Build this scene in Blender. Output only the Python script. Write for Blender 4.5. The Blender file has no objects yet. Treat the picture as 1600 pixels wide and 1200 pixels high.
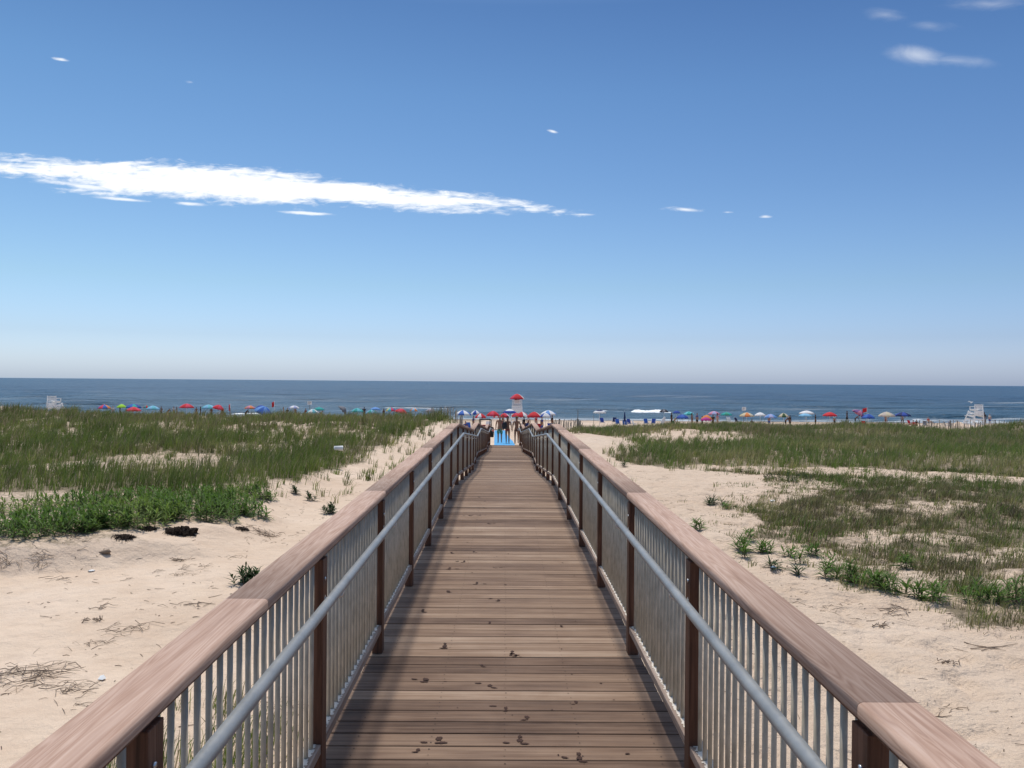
import bpy, bmesh, math, random
import numpy as np
from mathutils import Vector, Matrix
random.seed(7); rng = np.random.default_rng(11)
D = bpy.data; C = bpy.context; SC = C.scene; COL = SC.collection
R = math.radians
F = 1290.0; EYE = 1.80; VX = 789.0            # photograph's focal length in px, eye height, vanishing column
def hor(px): return 590.1 + 0.00813*px
def gx(px, d): return (px-VX)/F*d
def gz(px, py, d): return EYE-(py-hor(px))*d/F

# ------------------------------------------------------------------ materials
def mat(name, col=(.5,.5,.5), rough=.8, metal=0, spec=.3):
    m = D.materials.new(name); m.use_nodes = True
    b = m.node_tree.nodes['Principled BSDF']
    b.inputs['Base Color'].default_value = (*col,1); b.inputs['Roughness'].default_value = rough
    b.inputs['Metallic'].default_value = metal; b.inputs['Specular IOR Level'].default_value = spec
    return m
class NT:
    def __init__(s, m): s.t = m.node_tree; s.n = s.t.nodes; s.l = s.t.links; s.b = s.n.get('Principled BSDF')
    def add(s, typ, **kw):
        n = s.n.new(typ)
        for k, v in kw.items(): setattr(n, k, v)
        return n
    def lk(s, a, b): s.l.new(a, b)
    def setin(s, n, k, v):
        if hasattr(v, 'is_output'): s.l.new(v, n.inputs[k])
        else: n.inputs[k].default_value = v
    def math(s, op, a, b=0., c=0., clamp=False):
        n = s.add('ShaderNodeMath', operation=op, use_clamp=clamp)
        s.setin(n,0,a); s.setin(n,1,b)
        if op in ('MULTIPLY_ADD','COMPARE','SMOOTH_MIN','SMOOTH_MAX'): s.setin(n,2,c)
        return n.outputs[0]
    def mapr(s, v, a, b, c=0., d=1., smooth=True):
        n = s.add('ShaderNodeMapRange', interpolation_type='SMOOTHSTEP' if smooth else 'LINEAR')
        s.setin(n,0,v); s.setin(n,1,a); s.setin(n,2,b); s.setin(n,3,c); s.setin(n,4,d); return n.outputs[0]
    def mix(s, f, a, b, blend='MIX'):
        n = s.add('ShaderNodeMix', data_type='RGBA', blend_type=blend)
        s.setin(n,0,f)
        for k, v in ((6,a),(7,b)):
            if hasattr(v,'is_output'): s.l.new(v, n.inputs[k])
            else: n.inputs[k].default_value = (*v,1) if len(v)==3 else v
        return n.outputs[2]
    def pos(s, scale=(1,1,1), obj=False, rot=(0,0,0)):
        v = s.add('ShaderNodeTexCoord').outputs['Object'] if obj else s.add('ShaderNodeNewGeometry').outputs['Position']
        m = s.add('ShaderNodeMapping'); s.lk(v, m.inputs[0]); m.inputs['Scale'].default_value = scale; m.inputs['Rotation'].default_value = rot
        return m.outputs[0]
    def noise(s, vec, scale=1., detail=3., rough=.5, dist=0., w=None):
        n = s.add('ShaderNodeTexNoise', noise_dimensions='4D' if w is not None else '3D')
        s.lk(vec, n.inputs['Vector']); n.inputs['Scale'].default_value = scale; n.inputs['Detail'].default_value = detail
        n.inputs['Roughness'].default_value = rough; n.inputs['Distortion'].default_value = dist
        if w is not None: s.setin(n,'W',w)
        return n.outputs['Fac']
    def ramp(s, f, stops):
        n = s.add('ShaderNodeValToRGB'); s.lk(f, n.inputs[0]); cr = n.color_ramp
        while len(cr.elements) < len(stops): cr.elements.new(.5)
        for e, (p, c) in zip(cr.elements, stops): e.position = p; e.color = (*c,1)
        return n.outputs[0]
    def bump(s, h, strength=.5, dist=.01, normal=None):
        n = s.add('ShaderNodeBump'); s.lk(h, n.inputs['Height']); n.inputs['Strength'].default_value = strength
        n.inputs['Distance'].default_value = dist
        if normal is not None: s.lk(normal, n.inputs['Normal'])
        return n.outputs[0]

def wood(name, cols, along='y', rough=.75, grain=(1.2,45), patch=.5, bumpd=.002, swirl=False, contrast=1., var=.22):
    """weathered board: per-board tint, stretched grain, silvered patches"""
    m = mat(name, rough=rough, spec=.25); t = NT(m)
    a, c = grain
    sc = (a,c,c) if along=='x' else ((c,a,c) if along=='y' else (c,c,a))
    rnd = t.add('ShaderNodeNewGeometry').outputs['Random Per Island']
    w = t.math('MULTIPLY', rnd, 37.)
    g = t.noise(t.pos(sc), 1., 5., .62, .6, w)
    if swirl:
        sv = tuple(v*.35 for v in sc)
        g2 = t.noise(t.pos(sv), .6, 2., .5, 3.5, w)
        wv = t.math('FRACT', t.math('MULTIPLY', g2, 9.))
        wv = t.math('ABSOLUTE', t.math('SUBTRACT', wv, .5))
        g = t.math('ADD', t.math('MULTIPLY', g, .72), t.math('MULTIPLY', wv, .5))
    p = t.noise(t.pos((1,1,1)), 1.7, 4., .6, .4, w)
    g = t.math('ADD', g, t.math('MULTIPLY', t.math('SUBTRACT', p, .5), patch))
    g = t.math('ADD', t.math('MULTIPLY_ADD', t.math('SUBTRACT', g, .5), contrast, .5), t.math('MULTIPLY', t.math('SUBTRACT', rnd, .5), var))
    colr = t.ramp(g, cols)
    fine = t.noise(t.pos(tuple(v*3.2 for v in sc)), 1., 3., .6, 0., w)
    colr = t.mix(t.mapr(fine,.3,.75,0.,.42), colr, (.8,.72,.66), 'MULTIPLY')
    t.lk(colr, t.b.inputs['Base Color'])
    h = t.math('ADD', g, t.math('MULTIPLY', fine, .5))
    t.lk(t.bump(h, .55, bumpd), t.b.inputs['Normal'])
    t.lk(t.mapr(fine,.2,.8,rough-.1,rough+.12), t.b.inputs['Roughness'])
    return m
M = {}
M['deck'] = wood('deck_boards', [(.20,(.060,.034,.022)),(.40,(.148,.094,.064)),(.58,(.230,.154,.104)),(.82,(.37,.278,.205))], 'x', .8, (1.0,30), .62, contrast=.7, var=.40)
M['cap'] = wood('cap_wood', [(.20,(.22,.132,.095)),(.42,(.36,.235,.175)),(.62,(.46,.325,.255)),(.88,(.58,.46,.38))], 'y', .72, (1.6,34), .38, .003, True, contrast=.8, var=.16)
M['rail'] = wood('bottom_rail_wood', [(.25,(.20,.135,.10)),(.5,(.33,.25,.20)),(.8,(.50,.43,.37))], 'y', .7, (1.5,40), .5)
M['post'] = wood('post_wood', [(.25,(.050,.022,.013)),(.5,(.125,.055,.032)),(.8,(.24,.13,.085))], 'z', .6, (2,45), .3)
m = mat('galvanised_pipe',(.3,.3,.3),.5,.15,.5); t = NT(m)
n = t.noise(t.pos((1,1,1)), 60., 4., .6); n2 = t.noise(t.pos((1,1,1)), 6., 3., .6)
t.lk(t.ramp(n2,[(.3,(.19,.20,.205)),(.7,(.27,.28,.28))]), t.b.inputs['Base Color'])
t.lk(t.mapr(n,.3,.7,.36,.52), t.b.inputs['Roughness']); t.lk(t.bump(n,.2,.001), t.b.inputs['Normal']); M['pipe'] = m
m = mat('baluster_metal',(.36,.35,.32),.8,.0,.08); t = NT(m)
n = t.noise(t.pos((1,1,.4)), 25., 4., .65)
t.lk(t.ramp(n,[(.3,(.34,.31,.25)),(.55,(.46,.42,.345)),(.8,(.60,.54,.45))]), t.b.inputs['Base Color']); M['bal'] = m
m = mat('sunlit_sand_paint',(.66,.59,.50),.95); M['sunlit_sand'] = m  # sand colour made paler to paint in sunlight on the bottom rails
m = mat('wet_wood',(.045,.022,.015),.7,0,.15); M['wet'] = m; M['rubber'] = mat('screw_dark',(.03,.02,.016),.8)
M['bolt'] = mat('bolt_steel',(.6,.62,.64),.3,.8)

# sand
m = mat('dune_sand', rough=.95, spec=.1); t = NT(m)
P = t.pos()
big = t.noise(P,.35,4.,.55); mid = t.noise(P,3.,4.,.6); fine = t.noise(P,160.,2.,.7); fine2 = t.noise(P,38.,4.,.7)
c = t.ramp(big,[(.3,(.56,.435,.330)),(.55,(.62,.495,.382)),(.8,(.68,.56,.45))])
c = t.mix(t.mapr(mid,.35,.75,0.,.5), c, (.86,.82,.79), 'MULTIPLY')
c = t.mix(t.mapr(fine,.35,.8,0.,.5), c, (.62,.56,.52), 'MULTIPLY')
c = t.mix(t.mapr(fine2,.64,.72,0.,.45), c, (.45,.36,.28), 'MULTIPLY')
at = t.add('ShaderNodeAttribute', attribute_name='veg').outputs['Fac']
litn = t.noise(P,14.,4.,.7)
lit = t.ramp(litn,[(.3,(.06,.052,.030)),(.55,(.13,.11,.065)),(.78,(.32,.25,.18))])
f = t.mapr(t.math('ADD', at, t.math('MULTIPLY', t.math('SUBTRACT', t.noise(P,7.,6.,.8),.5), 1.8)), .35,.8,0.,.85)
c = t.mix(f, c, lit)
wet = t.add('ShaderNodeSeparateXYZ'); t.lk(P, wet.inputs[0])
c = t.mix(t.mapr(wet.outputs[2], -3.95,-4.25,0.,.75), c, (.42,.40,.39), 'MULTIPLY')
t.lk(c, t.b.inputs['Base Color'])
h = t.math('ADD', t.math('MULTIPLY', t.noise(P,7.,3.,.6), 1.), t.math('MULTIPLY', fine2, .22))
h = t.math('ADD', h, t.math('MULTIPLY', fine, .05))
vor = t.add('ShaderNodeTexVoronoi', feature='SMOOTH_F1'); t.lk(t.pos((1,1,.01)), vor.inputs['Vector']); vor.inputs['Scale'].default_value = 3.2
h = t.math('ADD', h, t.math('MULTIPLY', t.mapr(vor.outputs['Distance'],.05,.42), .35))
sx_ = t.mapr(wet.outputs[0],-1.,1.,.50,1.)
t.lk(t.bump(t.math('MULTIPLY',h,sx_),1.,.085), t.b.inputs['Normal'])
M['sand'] = m

# sea
m = mat('sea_water',(.02,.05,.08),.22,0,.5); t = NT(m)
P = t.pos()
w1 = t.noise(t.pos((.035,.075,1)),1.,4.,.6,.3); w2 = t.noise(t.pos((.25,.55,1)),1.,4.,.6,.4); w3 = t.noise(t.pos((1.2,2.2,1)),1.,3.,.6)
st = t.noise(t.pos((.004,.03,1)),1.,5.,.62,.4)
c = t.ramp(st,[(.25,(.006,.030,.062)),(.5,(.010,.045,.088)),(.78,(.020,.068,.115))])
sep = t.add('ShaderNodeSeparateXYZ'); t.lk(P, sep.inputs[0])
near = t.mapr(sep.outputs[1], 420.,140.,0.,1.)
c = t.mix(t.math('MULTIPLY',near,.55), c, (.035,.080,.100))
fo = t.noise(t.pos((.018,.30,1)),1.,5.,.7,.3)
rows = t.noise(t.pos((.002,.035,1)),1.,2.,.5)
fm = t.math('MULTIPLY', t.mapr(fo,.54,.66), t.mapr(rows,.46,.60))
fm = t.math('MULTIPLY', fm, t.mapr(sep.outputs[1], 700.,180.,0.,.55))
wash = t.math('MULTIPLY', t.mapr(sep.outputs[1], 150.,138.,0.,1.), t.mapr(t.noise(t.pos((.10,.5,1)),1.,4.,.7,.6),.46,.6))
fm = t.math('MAXIMUM', fm, t.math('MULTIPLY',wash,.85))
c = t.mix(fm, c, (.72,.75,.76))
t.lk(c, t.b.inputs['Base Color']); t.lk(t.math('ADD', t.math('MULTIPLY',fm,.5), .30), t.b.inputs['Roughness'])
t.b.inputs['IOR'].default_value = 1.33; t.b.inputs['Specular IOR Level'].default_value = .36
n1 = t.bump(w1,1.,4.5); n2_ = t.bump(w2,1.,1.3,n1); n3 = t.bump(w3,1.,.30,n2_)
t.lk(n3, t.b.inputs['Normal']); M['sea'] = m
m = mat('sea_foam',(.86,.88,.88),.9); t = NT(m); t.lk(t.bump(t.noise(t.pos(),2.5,5.,.7),1.,.2), t.b.inputs['Normal']); M['foam'] = m

def leafmat(name, attr=True, col=(.06,.12,.03), trans=.3):
    m = mat(name, col, .65, 0, .25); t = NT(m)
    if attr:
        cc = t.add('ShaderNodeAttribute', attribute_name='tint').outputs['Color']
    else:
        rnd = t.add('ShaderNodeNewGeometry').outputs['Random Per Island']
        cc = t.mix(rnd, tuple(v*.65 for v in col), tuple(min(1,v*1.5) for v in col))
    t.lk(cc, t.b.inputs['Base Color'])
    tr = t.add('ShaderNodeBsdfTranslucent'); t.lk(cc, tr.inputs['Color'])
    mx = t.add('ShaderNodeMixShader'); mx.inputs[0].default_value = trans
    t.lk(t.b.outputs[0], mx.inputs[1]); t.lk(tr.outputs[0], mx.inputs[2]); t.lk(mx.outputs[0], t.n['Material Output'].inputs[0])
    return m
M['grass'] = leafmat('dune_grass_blades')
M['leaf'] = leafmat('goldenrod_leaves', False, (.085,.155,.028), .35)
M['leaf_light'] = leafmat('yellow_green_leaves', False, (.125,.19,.038), .38)
M['leaf_dark'] = leafmat('dark_leaves', False, (.030,.062,.018), .2)
M['stem'] = mat('dry_stems',(.16,.11,.07),.9)
m = mat('driftwood',(.2,.15,.11),.9); t = NT(m)
t.lk(t.mix(t.add('ShaderNodeNewGeometry').outputs['Random Per Island'],(.07,.045,.03),(.30,.23,.17)), t.b.inputs['Base Color']); M['twig'] = m
m = mat('peat',(.03,.02,.014),1.); t = NT(m); t.lk(t.bump(t.noise(t.pos(),30.,4.,.7),1.,.04), t.b.inputs['Normal']); M['peat'] = m
def plain(name, col, rough=.7, var=.25, scale=4., **k):
    if name in M: return M[name]
    m = mat(name, col, rough, **k); t = NT(m)
    n = t.noise(t.pos(), scale, 4., .6)
    t.lk(t.mix(t.mapr(n,.3,.7), tuple(v*(1-var) for v in col), tuple(min(1,v*(1+var*.4)) for v in col)), t.b.inputs['Base Color'])
    M[name] = m; return m
def fabric(name, col):
    if name in M: return M[name]
    m = plain(name, col, .8, .12, 3.); t = NT(m)
    cc = t.b.inputs['Base Color'].links[0].from_socket
    tr = t.add('ShaderNodeBsdfTranslucent'); t.lk(cc, tr.inputs['Color'])
    mx = t.add('ShaderNodeMixShader'); mx.inputs[0].default_value = .25
    t.lk(t.b.outputs[0], mx.inputs[1]); t.lk(tr.outputs[0], mx.inputs[2]); t.lk(mx.outputs[0], t.n['Material Output'].inputs[0])
    return m
plain('white_paint',(.88,.88,.86),.5,.12); plain('black_metal',(.02,.02,.022),.4,.2); plain('pole_white',(.7,.7,.68),.4,.1)
plain('grey_wood',(.22,.19,.16),.85,.35,9.); plain('slat_wood',(.50,.43,.34),.85,.4,6.)
plain('mat_blue',(.07,.31,.58),.8,.15,5.); plain('litter_white',(.75,.75,.73),.5,.1); plain('red_plastic',(.55,.02,.02),.4,.1)
plain('hair_dark',(.018,.012,.009),.7,.3,20.); plain('hair_brown',(.10,.055,.03),.7,.3,20.); plain('hair_blond',(.38,.26,.13),.7,.3,20.)
SKIN = {'tan':(.32,.165,.10),'pale':(.52,.32,.23),'dark':(.12,.06,.038),'bronze':(.22,.105,.06)}
for k, v in SKIN.items():
    m = plain('skin_'+k, v, .5, .1); m.node_tree.nodes['Principled BSDF'].inputs['Subsurface Weight'].default_value = 0

# ------------------------------------------------------------------ mesh helpers
class MB:
    def __init__(s): s.v = []; s.f = []; s.mi = []
    def add(s, vs, fs, mi=0):
        k = len(s.v); s.v += [tuple(v) for v in vs]; s.f += [tuple(i+k for i in f) for f in fs]; s.mi += [mi]*len(fs); return s
    def box(s, a, b, mi=0, rot=None, piv=None):
        x0,y0,z0 = a; x1,y1,z1 = b
        vs = [Vector(p) for p in ((x0,y0,z0),(x1,y0,z0),(x1,y1,z0),(x0,y1,z0),(x0,y0,z1),(x1,y0,z1),(x1,y1,z1),(x0,y1,z1))]
        if rot: 
            pv = Vector(piv) if piv else sum(vs, Vector())/8
            vs = [rot @ (v-pv)+pv for v in vs]
        return s.add(vs, [(0,3,2,1),(4,5,6,7),(0,1,5,4),(1,2,6,5),(2,3,7,6),(3,0,4,7)], mi)
    def beam(s, p, q, w, h, mi=0):
        p = Vector(p); q = Vector(q); d = (q-p).normalized()
        up = Vector((0,0,1)) if abs(d.z) < .95 else Vector((0,1,0))
        r = d.cross(up).normalized()*w/2; u = r.cross(d).normalized()*h/2
        vs = [p-r-u,p+r-u,p+r+u,p-r+u,q-r-u,q+r-u,q+r+u,q-r+u]
        return s.add(vs, [(0,1,2,3),(7,6,5,4),(0,4,5,1),(1,5,6,2),(2,6,7,3),(3,7,4,0)], mi)
    def tube(s, pts, rad, n=8, mi=0, cap=True):
        pts = [Vector(p) for p in pts]; rs = rad if isinstance(rad,(list,tuple)) else [rad]*len(pts)
        vs = []; pr = None
        for i, p in enumerate(pts):
            d = (pts[min(i+1,len(pts)-1)]-pts[max(i-1,0)]).normalized()
            if pr is None: pr = d.orthogonal().normalized()
            pr = (pr-d*pr.dot(d)).normalized(); q = d.cross(pr)
            for k in range(n):
                a = 2*math.pi*k/n; vs.append(p+(pr*math.cos(a)+q*math.sin(a))*rs[i])
        fs = [(i*n+k,i*n+(k+1)%n,(i+1)*n+(k+1)%n,(i+1)*n+k) for i in range(len(pts)-1) for k in range(n)]
        if cap: fs += [tuple(range(n-1,-1,-1)), tuple(range((len(pts)-1)*n, len(pts)*n))]
        return s.add(vs, fs, mi)
    def lathe(s, prof, n=16, c=(0,0,0), mi=0, M4=None, sx=1., sy=1.):
        vs = [Vector((r*math.cos(2*math.pi*k/n)*sx, r*math.sin(2*math.pi*k/n)*sy, z)) for r, z in prof for k in range(n)]
        if M4: vs = [M4 @ v for v in vs]
        vs = [v+Vector(c) for v in vs]
        fs = [(i*n+k,i*n+(k+1)%n,(i+1)*n+(k+1)%n,(i+1)*n+k) for i in range(len(prof)-1) for k in range(n)]
        fs += [tuple(range(n-1,-1,-1)), tuple(range((len(prof)-1)*n, len(prof)*n))]
        return s.add(vs, fs, mi)
    def sweep(s, prof, ys, zf, mi=0):
        n = len(prof); vs = [(px, y, pz+zf(y)) for y in ys for px, pz in prof]
        fs = [(i*n+k,i*n+(k+1)%n,(i+1)*n+(k+1)%n,(i+1)*n+k) for i in range(len(ys)-1) for k in range(n)]
        fs += [tuple(range(n-1,-1,-1)), tuple(range((len(ys)-1)*n, len(ys)*n))]
        return s.add(vs, fs, mi)
    def mesh(s, name, mats, smooth=False):
        me = D.meshes.new(name); me.from_pydata(s.v, [], s.f)
        for q in (mats if isinstance(mats,(list,tuple)) else [mats]): me.materials.append(q)
        me.polygons.foreach_set('material_index', s.mi)
        if smooth: me.polygons.foreach_set('use_smooth', [True]*len(s.f))
        me.update(); return me
    def build(s, name, mats, parent=None, smooth=False, bevel=0):
        o = D.objects.new(name, s.mesh(name, mats, smooth)); COL.objects.link(o)
        if parent: o.parent = parent
        bm = bmesh.new(); bm.from_mesh(o.data); bmesh.ops.recalc_face_normals(bm, faces=bm.faces); bm.to_mesh(o.data); bm.free()
        if bevel:
            b = o.modifiers.new('b','BEVEL'); b.width = bevel; b.segments = 2
        return o
LABELS = {}
def tag(o, label=None, cat=None, group=None, kind=None):
    if label:
        if label in LABELS and not group: print('DUPLABEL', label)
        LABELS[label] = 1; o['label'] = label
    if cat: o['category'] = cat
    if group: o['group'] = group
    if kind: o['kind'] = kind
    return o
def empty(name, loc, rz=0, *a, **k):
    o = D.objects.new(name, None); COL.objects.link(o); o.location = loc; o.rotation_euler = (0,0,rz); o.empty_display_size = .2
    return tag(o, *a, **k)
def inst(name, data, parent, loc=(0,0,0), rot=(0,0,0)):
    o = D.objects.new(name, data); COL.objects.link(o); o.parent = parent; o.location = loc; o.rotation_euler = rot; return o
def npmesh(name, V, loops, starts, totals, m):
    me = D.meshes.new(name)
    me.vertices.add(len(V)); me.vertices.foreach_set('co', V.astype(np.float32).ravel())
    me.loops.add(len(loops)); me.loops.foreach_set('vertex_index', loops.astype(np.int32).ravel())
    me.polygons.add(len(starts)); me.polygons.foreach_set('loop_start', starts.astype(np.int32))
    me.polygons.foreach_set('loop_total', totals.astype(np.int32))
    me.materials.append(m); me.update(calc_edges=True); me.validate(); return me
def npgrid(name, X, Y, Z, m):
    nr, nc = X.shape; V = np.stack([X,Y,Z],-1).reshape(-1,3)
    i = (np.arange(nr-1)[:,None]*nc+np.arange(nc-1)[None,:]).ravel()
    q = np.stack([i,i+1,i+nc+1,i+nc],1); k = len(q)
    me = npmesh(name, V, q.ravel(), np.arange(k)*4, np.full(k,4), m)
    me.polygons.foreach_set('use_smooth', np.ones(k,bool)); return me

# ------------------------------------------------------------------ noise + ground
def _h(ix, iy, s):
    n = (ix.astype(np.int64)*374761393+iy.astype(np.int64)*668265263+s*1442695041) & 0x7fffffff
    n = ((n^(n>>13))*1274126177) & 0x7fffffff
    return ((n^(n>>16)) & 0xffff)/65535.
def vn(x, y, s=0):
    x = np.asarray(x,float); y = np.asarray(y,float)
    ix = np.floor(x); iy = np.floor(y); fx = x-ix; fy = y-iy
    fx = fx*fx*(3-2*fx); fy = fy*fy*(3-2*fy)
    a = _h(ix,iy,s); b = _h(ix+1,iy,s); c = _h(ix,iy+1,s); d = _h(ix+1,iy+1,s)
    return (a+(b-a)*fx)*(1-fy)+(c+(d-c)*fx)*fy
def fbm(x, y, s=0, o=4):
    r = 0; a = .5; t = 0
    for k in range(o):
        r = r+a*vn(x*2**k+k*17.3, y*2**k-k*9.1, s+k); t += a; a *= .5
    return r/t
def ss(t): t = np.clip(t,0,1); return t*t*(3-2*t)
BAY = 1.79; P0 = 1.86
R1, L1, R2, L2, END = P0+7*BAY, P0+11*BAY, P0+13*BAY, P0+20*BAY, P0+22*BAY
END2 = P0+25*BAY
def deckz(y): return np.interp(y, [R1,L1,R2,L2,END,END2],[0,-.52,-.52,-1.40,-1.40,-1.78])
def e_left(x, y):
    """>0 on the raised vegetated ground to the left of the walk"""
    xb = np.interp(y,[9.6,10.6,11.2,11.8,14.5,19,25,38,47],[-10.,-7.0,-5.6,-4.5,-4.0,-4.5,-4.3,-3.2,-2.6])
    return xb-x+(fbm(x*.9,y*.9,91,3)-.5)*1.2
def ground(x, y):
    x = np.asarray(x,float); y = np.asarray(y,float)
    zl = np.interp(y,[-6,6,12,16,20,26,33,40,46,50],[-.85,-.80,-.80,-.78,-.80,-.92,-.80,-.50,-.42,-.52])
    lip = np.interp(y,[8,14,22,30,50],[.30,.30,.25,.15,.05])
    zl = zl+lip*ss((e_left(x,y)+.7)/1.7)+.10*ss((y-7.5)/4)*ss((20-y)/5)
    zl = zl+np.exp(-((x+31)/6)**2-((y-49)/3.5)**2)*.55
    zr = np.interp(y,[-6,8,14,20,28,34,38,44,50],[-.85,-.82,-.80,-.82,-.78,-.74,-.80,-1.00,-1.25])
    zr = zr+(np.interp(x,[3,7,12,20,23.5,26,29,33],[.1,.27,.40,.42,.14,.10,.55,.7])+.34*(fbm(x/2.2,y/8.,77,3)-.5))*ss((y-37)/6)+.38*np.exp(-((x-3.7)/1.5)**2-((y-35)/4.2)**2)+.10*ss((x-5)/3)*ss((14-y)/6)
    t = ss((x+1.5)/3); z = zl*(1-t)+zr*t
    z = z+(x<0)*.40*(fbm(x/2.4,y/8.,78,3)-.5)*ss((y-34)/8)+(fbm(x/5.,y/5.,3)-.5)*.34*ss((np.abs(x)-1.5)/3)+(fbm(x/1.1,y/1.1,8)-.5)*np.where(x>0,.13,.08)
    w = 1-ss((np.abs(x)-1.25)/1.7)
    z = z*(1-w)+np.minimum(z,deckz(y)-.34)*w
    b = np.interp(y,[44,47,53,60,75,95,125,134,150,220],[-1.8,-1.92,-2.18,-2.5,-3.2,-3.65,-4.08,-4.35,-5.1,-8.])+(fbm(x/7,y/5,21)-.5)*.16+(fbm(x/1.3,y/1.3,22)-.5)*.10
    b = b+1.15*np.exp(-(((x-54.6)/1.05)**2+((y-99)/1.1)**2)**1.4)
    b = np.where(y<47.5, np.minimum(b, deckz(y)-.04), b)
    s = ss((y-47.0)/9.)
    s = np.maximum(s, (1-ss((np.abs(x)-1.6)/2.2))*ss((y-45.5)/2.))
    z = z*(1-s)+b*s
    near = ss((26-y)/10)*(y<30)*ss((np.abs(x)-1.2)/.4)
    foot = np.maximum(0, vn(x/.19,y/.19,41)-.62)*-.30*np.where(x>0,1.,.08)*(.4+.9*fbm(x/2.,y/2.,44,2))
    return z+near*((fbm(x/.34,y/.34,33,3)-.5)*np.where(x>0,.085,.03)+foot)
def hit(px, py, d0=3., d1=62.):
    d = np.arange(d0,d1,.03); x = (px-VX)/F*d; zr = EYE-(py-hor(px))*d/F; k = np.argmax(ground(x,d) >= zr)
    return float(x[k]), float(d[k])
def gz1(x, y): return float(ground(np.array([x]),np.array([y]))[0])
def axis(segs):
    out = []
    for a, b, st in segs: out += list(np.arange(a,b,st))
    return np.array(out+[segs[-1][1]])
ax = axis([(-260,-60,8),(-60,-24,.5),(-24,-11,.2),(-11,11,.075),(11,24,.2),(24,60,.5),(60,260,8)])
ay = axis([(-8,2,.5),(2,17,.07),(17,30,.13),(30,62,.25),(62,140,.9),(140,215,5)])

def vegd(x, y):
    """cover of beach grass, 0..1"""
    n = fbm(x/1.6,y/1.6,5,4); n2 = fbm(x/.5,y/.5,6,2)
    L = ss((e_left(x,y)-.1)/1.0)*ss((y-14.6-(n-.5)*3)/1.2)
    L = L*(1-.93*ss(1.9-((x+10.6)/2.1)**2-((y-24.2)/2.7)**2+(n-.5)*1.6))
    L = L*(1-.9*ss(1.5-((x+30)/5)**2-((y-49.5)/2.6)**2))
    L = L*(.38+.62*ss((n-.32)/.2))*np.where(y>33,.55+.45*ss((n2-.35)/.3),1)
    L = np.maximum(L, .34*ss((e_left(x,y)+1.9)/.7)*ss((y-16.5)/2)*ss((n2-.42)/.2))
    xb = .18+np.interp(y,[7.6,8.4,9.2,11,15.4,19,21.5,23,24.6,26,31],[8.2,5.6,4.5,3.95,4.3,5.0,6.0,7.4,5.,3.9,3.4])
    e = x-xb+(n-.5)*2.2
    Rr = ss((e+.1)/.9)
    low = ss((24-y)/2.5)
    patch = ss((n-.40+.22*ss((x-8)/6))/.16)*(.45+.55*ss((n2-.42)/.2))
    Rr = Rr*(1-low)*(.7+.3*ss((n-.35)/.2))+Rr*low*(.40+.60*patch)
    Rr = Rr*(1-.95*ss(1.7-((x-3.6)/1.9)**2-((y-35.5)/5.2)**2+(n-.5)))
    u = (x-12.5)+(y-23.2)*.35; v = (y-23.4)+(x-12.5)*.25
    Rr = Rr*(1-.8*ss(1.8-(u/5.5)**2-(v/1.25)**2+(n-.5)*2.4))
    Rr = Rr*(1-.75*ss(1.5-((x-8.6)/3.2)**2-((y-39)/3.4)**2+(n-.5)*2.2))
    Rr = np.maximum(Rr, .22*ss((e+1.9)/.9)*ss((n2-.44)/.2)*ss((y-10.5)/2)*low)
    Rr = np.maximum(Rr, .05*ss((x-1.8)/1)*ss((n2-.5)/.2)*ss((y-9)/3))
    dd = np.where(x<0,L,Rr)
    return dd*(1-ss((y-49.5)/5.5))*ss((np.abs(x)-1.9)/.9)

X, Y = np.meshgrid(ax, ay); Z = ground(X, Y)
me = npgrid('sand_ground', X, Y, Z, M['sand'])
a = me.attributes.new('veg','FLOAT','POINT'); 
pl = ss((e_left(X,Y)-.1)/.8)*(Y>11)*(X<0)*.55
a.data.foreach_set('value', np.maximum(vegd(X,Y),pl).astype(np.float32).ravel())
o = D.objects.new('sand_ground', me); COL.objects.link(o)
tag(o,'pale dune and beach sand reaching down to the sea', 'sand', kind='structure')

# ------------------------------------------------------------------ sea
SEA = -4.42
yy = 126*np.power(40000/126., np.linspace(0,1,640)); th = np.tan(np.linspace(R(-58),R(58),420))
Xs = yy[:,None]*th[None,:]; Ys = np.repeat(yy[:,None],len(th),1); Zs = np.zeros_like(Xs)
for L_, A, an, ph in ((34,.20,.05,0.),(19,.15,-.18,1.3),(11.5,.10,.22,2.1),(7.5,.05,-.4,.7),(26,.12,.33,4.)):
    fade = np.clip((L_*24-yy)/(L_*12),0,1)[:,None]
    k = 2*math.pi/L_; ww = k*(Ys*math.cos(an)+Xs*math.sin(an))+ph+3*fbm(Xs/45,Ys/45,int(L_),2)
    Zs += A*fade*(np.sin(ww)+.35*np.sin(2*ww))
Zs *= ss((Ys-126)/30)*.8+.2
o = D.objects.new('sea', npgrid('sea', Xs, Ys, Zs+SEA, M['sea'])); COL.objects.link(o)
tag(o,'blue sea with low swell under the horizon','sea',kind='structure')

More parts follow.
